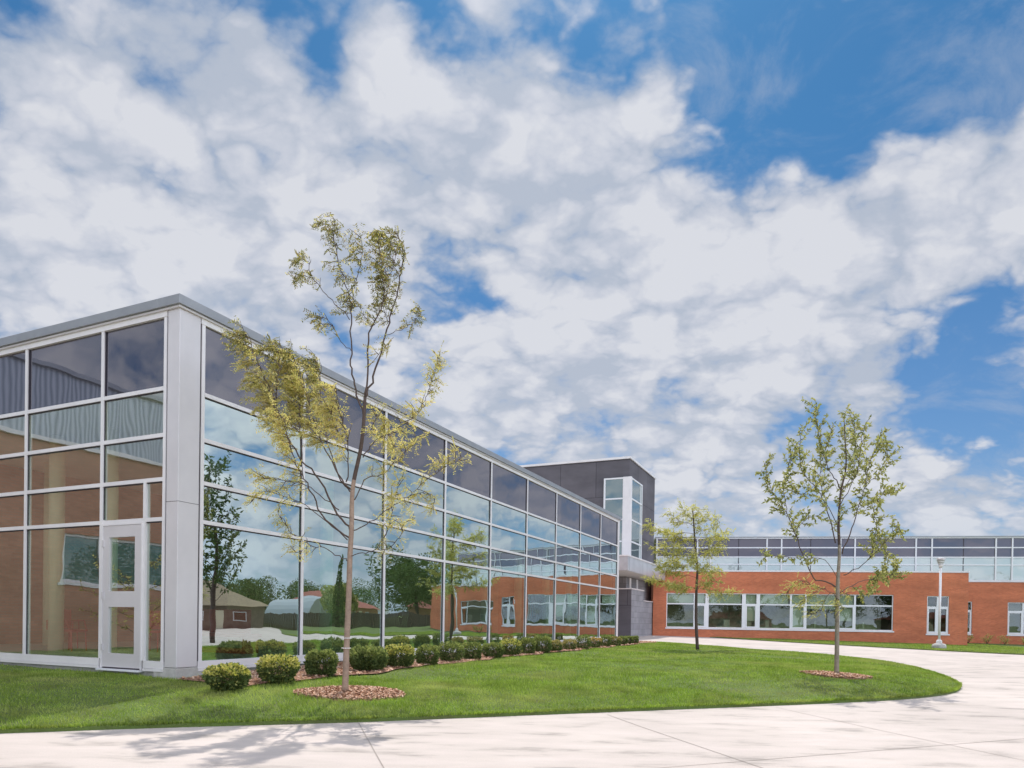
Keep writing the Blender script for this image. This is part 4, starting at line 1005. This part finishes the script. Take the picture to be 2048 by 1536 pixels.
layered(21, [(1395, 1301), (1392, 1235), (1393, 1177), (1395, 1138), (1391, 1099), (1387, 1040), (1385, 1016)], T3[1], float(zl(np.array([T3[0]]), np.array([T3[1]]))[0]) + .0,
        [(1180, 1300, 1158, .8), (1175, 1345, 1172, -.9), (1180, 1463, 1186, .4), (1176, 1430, 1160, -1.1), (1140, 1312, 1125, -.6), (1135, 1335, 1115, 1.2), (1145, 1445, 1140, .8), (1150, 1420, 1128, -1),
         (1120, 1302, 1095, .6), (1110, 1330, 1088, -1), (1112, 1440, 1100, .5), (1105, 1450, 1075, -.6), (1080, 1296, 1050, .2), (1075, 1330, 1060, 1), (1080, 1452, 1062, .6), (1070, 1440, 1045, -.7),
         (1060, 1340, 1030, -.4), (1050, 1420, 1030, .5), (1045, 1400, 1015, .2), (1045, 1365, 1018, -.3), (1160, 1325, 1140, .3), (1090, 1350, 1075, .5), (1125, 1385, 1110, -1.2)],
        MT['bark_dark'], MT['leaf3'], 'honey_locust', 'slender pale yellow-green tree with layered branches in front of the brick wing', .055)
# ------------------------------------------------------------------ shrubs
def shrub_mesh(seed, w, d, h, tipm, n=3000, boxy=.6):
    r = np.random.default_rng(seed); out = []; mi = []
    # points in a boxy rounded volume, mostly near the surface
    k = 0; V = []
    ph = r.uniform(0, 6.28, 6)
    while k < n:
        p = r.uniform(-1, 1, 3); e = 6 if boxy > .4 else 3.2
        m = (abs(p[0]) ** e + abs(p[1]) ** e + abs(p[2]) ** e) ** (1 / e)
        if m > 1: continue
        if m < r.uniform(.45, .95): continue
        a = math.atan2(p[1], p[0]); lump = 1 + .07 * math.sin(3 * a + ph[0] + p[2] * 2) + .06 * math.sin(7 * a + ph[1]) + .05 * math.sin(5 * p[2] + ph[2] + 2 * a)
        taper = 1 - .20 * max(0, -p[2])
        q = np.array([p[0] * w / 2 * lump * taper, p[1] * d / 2 * lump * taper, (p[2] * .5 + .5) * h * (1 + .05 * math.sin(4 * a + ph[3]) + .05 * math.sin(p[0] * 6 + ph[4]))])
        o = nrm(np.array([p[0], p[1], max(p[2], -.2) + .35]) + r.normal(0, .4, 3)); s = nrm(np.cross(o, r.normal(0, 1, 3)))
        l = r.uniform(.028, .06) * (1 + .3 * (w > .6)); wd_ = l * .34
        out += [q - s * wd_ * .2, q + o * l * .5 - s * wd_, q + o * l, q + o * l * .5 + s * wd_]
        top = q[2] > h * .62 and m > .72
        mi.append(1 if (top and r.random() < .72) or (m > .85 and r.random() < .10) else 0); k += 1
    return np.array(out), np.array(mi)
def shrubs():
    core = MT['shrub']
    spots = [(457, 1372, 88, 54, 'tip'), (558, 1362, 82, 56, 'tip'), (645, 1354, 66, 54, 'dk'), (738, 1343, 78, 50, 'dk'), (800, 1334, 64, 46, 'tip'), (857, 1331, 50, 40, 'dk'), (903, 1326, 54, 42, 'dk'), (945, 1323, 46, 36, 'dk'),
             (988, 1321, 44, 30, 'dk'), (1023, 1317, 46, 36, 'tip'), (1057, 1313, 36, 34, 'dk'), (1087, 1309, 34, 34, 'dk'), (1112, 1304, 30, 24, 'br'), (1140, 1303, 34, 22, 'br'), (1167, 1299, 28, 28, 'dk'),
             (1190, 1297, 30, 22, 'or'), (1212, 1294, 26, 24, 'dk'), (1230, 1291, 24, 20, 'br'), (1246, 1289, 22, 19, 'dk'), (1259, 1287, 18, 17, 'dk'), (1270, 1285, 14, 16, 'dk')]
    words = {'tip': 'yellow-tipped clipped yew shrub', 'dk': 'dark green clipped yew shrub', 'br': 'low bronze-green clipped shrub', 'or': 'orange-tinged clipped shrub'}
    ordn = ['nearest the silver pillar', 'second from the silver pillar', 'third from the silver pillar, left of the locust trunk', 'just right of the locust trunk', 'fifth from the silver pillar', 'sixth from the silver pillar',
            'seventh from the silver pillar', 'eighth from the silver pillar', 'ninth from the silver pillar', 'tenth from the silver pillar', 'eleventh from the silver pillar', 'twelfth from the silver pillar', 'ninth from the far end of the row',
            'eighth from the far end of the row', 'seventh from the far end of the row', 'sixth from the far end of the row', 'fifth from the far end of the row', 'fourth from the far end of the row',
            'third from the far end of the row', 'second from the far end of the row', 'at the far end of the row']
    # the row keeps a fixed distance from the glass
    P0 = np.array(loc2w(0, -1.72))
    for i, (px, py, wp, hp, kd) in enumerate(spots):
        q = ray(px, 1240); u = q[0] / q[1]; line = P0 if i < 9 else np.array(loc2w(0, -1.78)); tt = (u * line[1] - line[0]) / (dR[0] - u * dR[1]); p = line + dR * tt
        Y = p[1]; w = wp * Y / FPX * .86 * (1 + .06 * math.sin(i * 2.3)); h = hp * Y / FPX * .88
        z = float(zl(np.array([p[0]]), np.array([p[1]]))[0]) + .02
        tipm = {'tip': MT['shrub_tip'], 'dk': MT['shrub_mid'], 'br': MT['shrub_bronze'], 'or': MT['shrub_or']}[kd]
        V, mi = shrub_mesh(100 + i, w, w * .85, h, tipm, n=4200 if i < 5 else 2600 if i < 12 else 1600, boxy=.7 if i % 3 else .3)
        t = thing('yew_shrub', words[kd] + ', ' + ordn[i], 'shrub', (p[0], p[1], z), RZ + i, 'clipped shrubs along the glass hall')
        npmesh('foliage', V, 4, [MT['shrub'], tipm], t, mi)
        s = MB()
        for k in range(5):
            a = k * 1.257 + i; s.tube([(.02 * math.cos(a), .02 * math.sin(a), -.03), (.3 * w * math.cos(a), .3 * w * math.sin(a), h * .6)], [.012, .005], 5)
        s.build('stem', MT['bark_dark'], t)
MT['shrub_mid'] = leafmat('mid_shoots', [(.24, .30, .10), (.34, .38, .14), (.17, .22, .07), (.42, .44, .18)], .4)
MT['shrub_or'] = leafmat('orange_shoots', [(.62, .40, .17), (.48, .32, .13), (.66, .50, .24)], .4)
shrubs()

# young plants in front of the set-back wall
def plants():
    labs = ['first sparse yellow-green sapling right of the brick corner', 'second sparse sapling right of the brick corner', 'third sparse sapling right of the brick corner', 'fourth sparse sapling, left of the far right window', 'fifth sparse sapling, under the far right window']
    for i, (t, lab) in enumerate(zip((22.3, 23.4, 24.7, 25.9, 27.3), labs)):
        p = wing(t + 0.0, 5.2); z = float(zc(p[0], p[1])) + .05; T = Tree(50 + i); b = np.array([p[0], p[1], z])
        for k in range(7):
            a = k * .9 + i; d = nrm(np.array([math.cos(a) * .6, math.sin(a) * .6, 1])); e = b + d * random.uniform(.45, .8)
            T.w.tube([b, e], [.012, .005], 5); T.leaves_on([b + (e - b) * .3, b + (e - b) * .6, e, e + d * .05], 'far', (0, 0, 0), .05)
        T.build('young_plant', lab, tuple(b), MT['bark_dark'], MT['leaf3'], 'young plants by the set-back brick wall')['category'] = 'plant'
plants()

# ------------------------------------------------------------------ surroundings seen only in the glass
def round_tree(seed, h, w, n=5200, trunk=.18, ls=.30, conifer=False):
    r = np.random.default_rng(seed); out = []
    C_ = [(r.normal(0, w * .22), r.normal(0, w * .22), h * r.uniform(.42, .82), w * r.uniform(.2, .34)) for _ in range(14)] + [(0, 0, h * .62, w * .36)]; n = int(n * 1.7)
    for _ in range(n):
        if conifer:
            z = h * (1 - r.random() ** .6) * .95 + .3; a = r.uniform(0, 6.28); rr = w * .5 * (1 - z / h) * r.uniform(.5, 1.05); q = np.array([rr * math.cos(a), rr * math.sin(a), z])
        else:
            c = C_[r.integers(len(C_))]; v = nrm(r.normal(0, 1, 3)); q = np.array(c[:3]) + v * c[3] * r.uniform(.8, 1.02)
        o = nrm(r.normal(0, 1, 3)); s = nrm(np.cross(o, r.normal(0, 1, 3))); l = ls * r.uniform(.6, 1.3)
        out += [q - o * l * .5, q + s * l * .3, q + o * l * .5, q - s * l * .3]
    return np.array(out)
def far_tree(p, seed, h, w, label, name='tree', conifer=False, leaf='leafd', n=5200, group='trees mirrored in the glass', mesh=None):
    z = float(zc(p[0], p[1])) - .05
    t = thing(name, label, 'tree', (p[0], p[1], z), 0, group)
    npmesh('crown', round_tree(seed, h, w, n, conifer=conifer), 4, MT[leaf], t)
    MB().tube([(0, 0, -.2), (.05, 0, h * .3), (0, .1, h * .75)], [.22, .17, .05], 9).build('trunk', MT['bark_dark'], t, smooth=True)
def house(p, rz, w, d, hw, hr, wallm, roofm, label):
    z = float(zc(p[0], p[1])) - .1
    t = thing('house', label, 'house', (p[0], p[1], z), rz)
    MB().box(-w / 2, w / 2, -d / 2, d / 2, 0, hw).build('wall', wallm, t)
    mb = MB(); e = .5; x0, x1, y0, y1 = -w / 2 - e, w / 2 + e, -d / 2 - e, d / 2 + e; zb = hw - .1; rg = d * .5; a = (x0 + rg, 0, zb + hr); b = (x1 - rg, 0, zb + hr)
    c = [(x0, y0, zb), (x1, y0, zb), (x1, y1, zb), (x0, y1, zb)]
    mb.face([c[0], c[1], b, a]); mb.face([c[2], c[3], a, b]); mb.face([c[1], c[2], b]); mb.face([c[3], c[0], a]); mb.face(c[::-1]); mb.build('roof', roofm, t)
    for x in (-w * .3, 0, w * .3):
        wn = thing('window', None, None); wn.parent = t
        for s in (-1, 1):
            MB().box(x - .7, x + .7, s * d / 2 - .04, s * d / 2 + .04, .9, 2.1).build('frame', MT['frame'], wn)
            MB().box(x - .6, x + .6, s * d / 2 - .05, s * d / 2 + .05, 1.0, 2.0).build('pane', MT['pane_dark'], wn)
    for s in (-1, 1): MB().box(w * .14 - .5, w * .14 + .5, s * d / 2 - .05, s * d / 2 + .05, 0, 2.1).build('door', MT['beige'], t)
house((60, 29), R(80), 15, 9, 2.8, 2.6, MT['house'], MT['roof_tan'], 'brown bungalow with a tan hipped roof mirrored in the first bay')
house((84, 58), R(60), 16, 9, 2.8, 2.3, MT['brick2'], MT['roof_red'], 'low house with a red roof mirrored behind the locust trunk')
house((70, 72), R(50), 16, 9, 2.8, 2.3, MT['brick2'], MT['roof_red'], 'brick house with a red roof mirrored beside the big tree')
house((-30, -110), R(5), 16, 9, 2.9, 2.4, MT['house'], MT['roof_tan'], 'tan-roofed bungalow across the drive mirrored in the window strip')
house((16, -115), R(-4), 18, 9, 2.9, 2.4, MT['brick2'], MT['roof_red'], 'red-roofed bungalow across the drive mirrored in the window strip')
house((60, -105), R(-8), 16, 9, 2.9, 2.4, MT['house'], MT['roof_red'], 'brown bungalow with a red roof across the drive mirrored in the window strip')
def shed():
    p = (76, 50); t = thing('storage_shed', 'white round-arched storage shed mirrored behind the fence', 'shed', (*p, .1), R(60))
    mb = MB(); k = 14; a = [(3.4 * math.cos(math.pi * i / k), 3.6 * math.sin(math.pi * i / k)) for i in range(k + 1)]
    for i in range(k): mb.face([(a[i][0], -4, a[i][1]), (a[i + 1][0], -4, a[i + 1][1]), (a[i + 1][0], 4, a[i + 1][1]), (a[i][0], 4, a[i][1])])
    mb.face([(x, -4, z) for x, z in a]); mb.face([(x, 4, z) for x, z in a][::-1]); mb.build('shell', MT['shed'], t)
    for s in (-1, 1): MB().box(-1, 1, s * 4 - .05, s * 4 + .05, 0, 2.2).build('door', MT['coping'], t)
shed()
def fence(a, b, label, h=1.9):
    a = np.array(a, float); b = np.array(b, float); L_ = np.linalg.norm(b - a); n = int(L_ / .16)
    t = thing('wooden_fence', label, 'fence', (a[0], a[1], float(zc(*a)) - .1), math.atan2(b[1] - a[1], b[0] - a[0]))
    mb = MB()
    for i in range(n): mb.box(i * .16, i * .16 + .145, 0, .02, .05, h + .03 * math.sin(i * 1.7))
    mb.build('boards', MT['fence'], t)
    for i in range(int(L_ / 2.4) + 1): MB().box(i * 2.4, i * 2.4 + .1, .03, .13, 0, h + .1).build('post', MT['fence'], t)
fence((63, 38), (56, 66), 'brown board fence behind the far lawn mirrored in the glass')
far_tree((93, 44), 61, 7, 8, 'broad dark tree above the bungalow roof, mirrored in the first bay')
far_tree((98, 52), 62, 7.6, 8, 'round dark tree mirrored at the middle of the first bay')
far_tree((66, 51), 65, 6, 4, 'paler loose tree mirrored at the first mullion', leaf='leaf2')
far_tree((58, 47), 66, 9, 2.6, 'narrow spruce mirrored beside the first mullion', name='spruce', conifer=True, n=900)
far_tree((63, 61), 67, 10.5, 10, 'largest dark tree mirrored in the third bay', n=9000)
far_tree((86, 76), 68, 7, 8, 'dark tree mirrored behind the red roofs')
far_tree((110, 66), 69, 8, 9, 'distant dark tree mirrored behind the locust trunk')
far_tree((120, 84), 70, 9, 12, 'distant wide tree mirrored at the skyline')
for i, (x, y, h) in enumerate([(-36, -40, 9), (-8, -44, 10), (2, -38, 7), (27, -42, 10), (34, -36, 8), (60, -40, 11), (-50, -30, 10), (75, -30, 10), (80, -5, 9), (-22, -42, 9), (14, -46, 10), (44, -46, 10), (-64, -18, 9)]):
    far_tree((x, y), 80 + i, h, h * .8, ['first', 'second', 'third', 'fourth', 'fifth', 'sixth', 'seventh', 'eighth', 'ninth', 'tenth', 'eleventh', 'twelfth', 'thirteenth'][i] + ' dark tree of the row across the drive, mirrored in the windows', n=3200, group='trees across the drive')
# tree of the same planting as the others, out of the frame to the right
STX, STY = 17.6, 19.3
def side_tree():
    T = Tree(31); b = np.array([STX, STY, float(zc(STX, STY))])
    P = spline3([b, b + [.1, 0, 2], b + [.05, .1, 4], b + [.2, 0, 6.3], b + [.1, 0, 8.4]], 4); n = len(P); T.w.tube(P, [.12 * (1 - i / n) ** .7 + .01 for i in range(n)], 10)
    r = T.r
    for k in range(34):
        i = int(n * (.26 + .68 * k / 34)); s = np.array(P[i]); a = k * 2.4; l = 2.7 * (1 - .55 * k / 34); e = s + np.array([math.cos(a) * l * .6, math.sin(a) * l * .6, l * .75])
        Q = T.limb([s, s * .5 + e * .5 + r.normal(0, .08, 3), e], .022, .005, 6); T.twigs(Q, .25, 1, .085, .42, 'big', (0, 0, 0), .3, ldens=.045)
    T.build('broadleaf_tree', 'slim dark green tree beside the drive, mirrored next to the silver pillar', tuple(b), MT['bark_dark'], MT['leafd'])
side_tree()
def left_wing():
    p = loc2w(0, 9.86)
    root = thing('side_wing', 'brick wing with a ribbed metal upper wall mirrored in the side glazing', 'building', (*p, 0), RZ)
    H = 6.0
    mb = MB(); wall_with(mb, -14, -.02, 0, .35, -.3, H, [(-8.2, -4.4, 2.2, 3.6)]); mb.box(-14, -13.65, .35, 8, -.3, H); mb.build('wall', MT['brick2'], root)
    MB().box(-14.02, -.02, -.06, .34, H + .12, 8.0).build('ribbed_cladding', MT['corr'], root)
    MB().box(-14.1, -.02, -.12, .34, H + .003, H + .117).build('band', MT['alu'], root)
    MB().box(-14.1, -.02, -.2, 8, 8.003, 8.12).build('roof', MT['coping'], root)
    w = thing('window', None, None); w.parent = root
    f = MB(); f.box(-8.198, -4.402, .06, .13, 2.202, 2.27); f.box(-8.198, -4.402, .06, .13, 3.53, 3.598)
    for x in (-8.198, -6.9, -5.6, -4.47): f.box(x, x + .068, .055, .13, 2.272, 3.528)
    f.build('frame', MT['frame'], w)
    MB().box(-8.25, -4.35, -.04, .055, 2.12, 2.197).build('sill', MT['frame'], w)
    m = MB(); m.face([(-8.19, .1, 2.21), (-4.41, .1, 2.21), (-4.41, .1, 3.59), (-8.19, .1, 3.59)]); m.build('pane', MT['pane_teal'], w)
left_wing()
def small_tree():
    T = Tree(41); b = np.array([-14.9, 9.9, .33]); P = spline3([b, b + [.1, 0, .6], b + [-.1, .1, 1.3], b + [.1, 0, 2.3]], 4); n = len(P); T.w.tube(P, [.04 * (1 - i / n) + .006 for i in range(n)], 8)
    for k in range(14):
        s = np.array(P[int(n * (.25 + .7 * k / 14))]); a = k * 2.4; l = 1.7 * (1 - .4 * k / 14); e = s + np.array([math.cos(a) * l, math.sin(a) * l, l * .4])
        Q = T.limb([s, s * .5 + e * .5 + [0, 0, .08], e], .012, .004, 5); T.twigs(Q, .2, 1, .10, .25, 'simple', (0, 0, 0), .2, ldens=.035)
    T.build('dogwood', 'small spreading tree with pale leaves mirrored beside the glass door', tuple(b), MT['bark_dark'], MT['leaf3'])
small_tree()
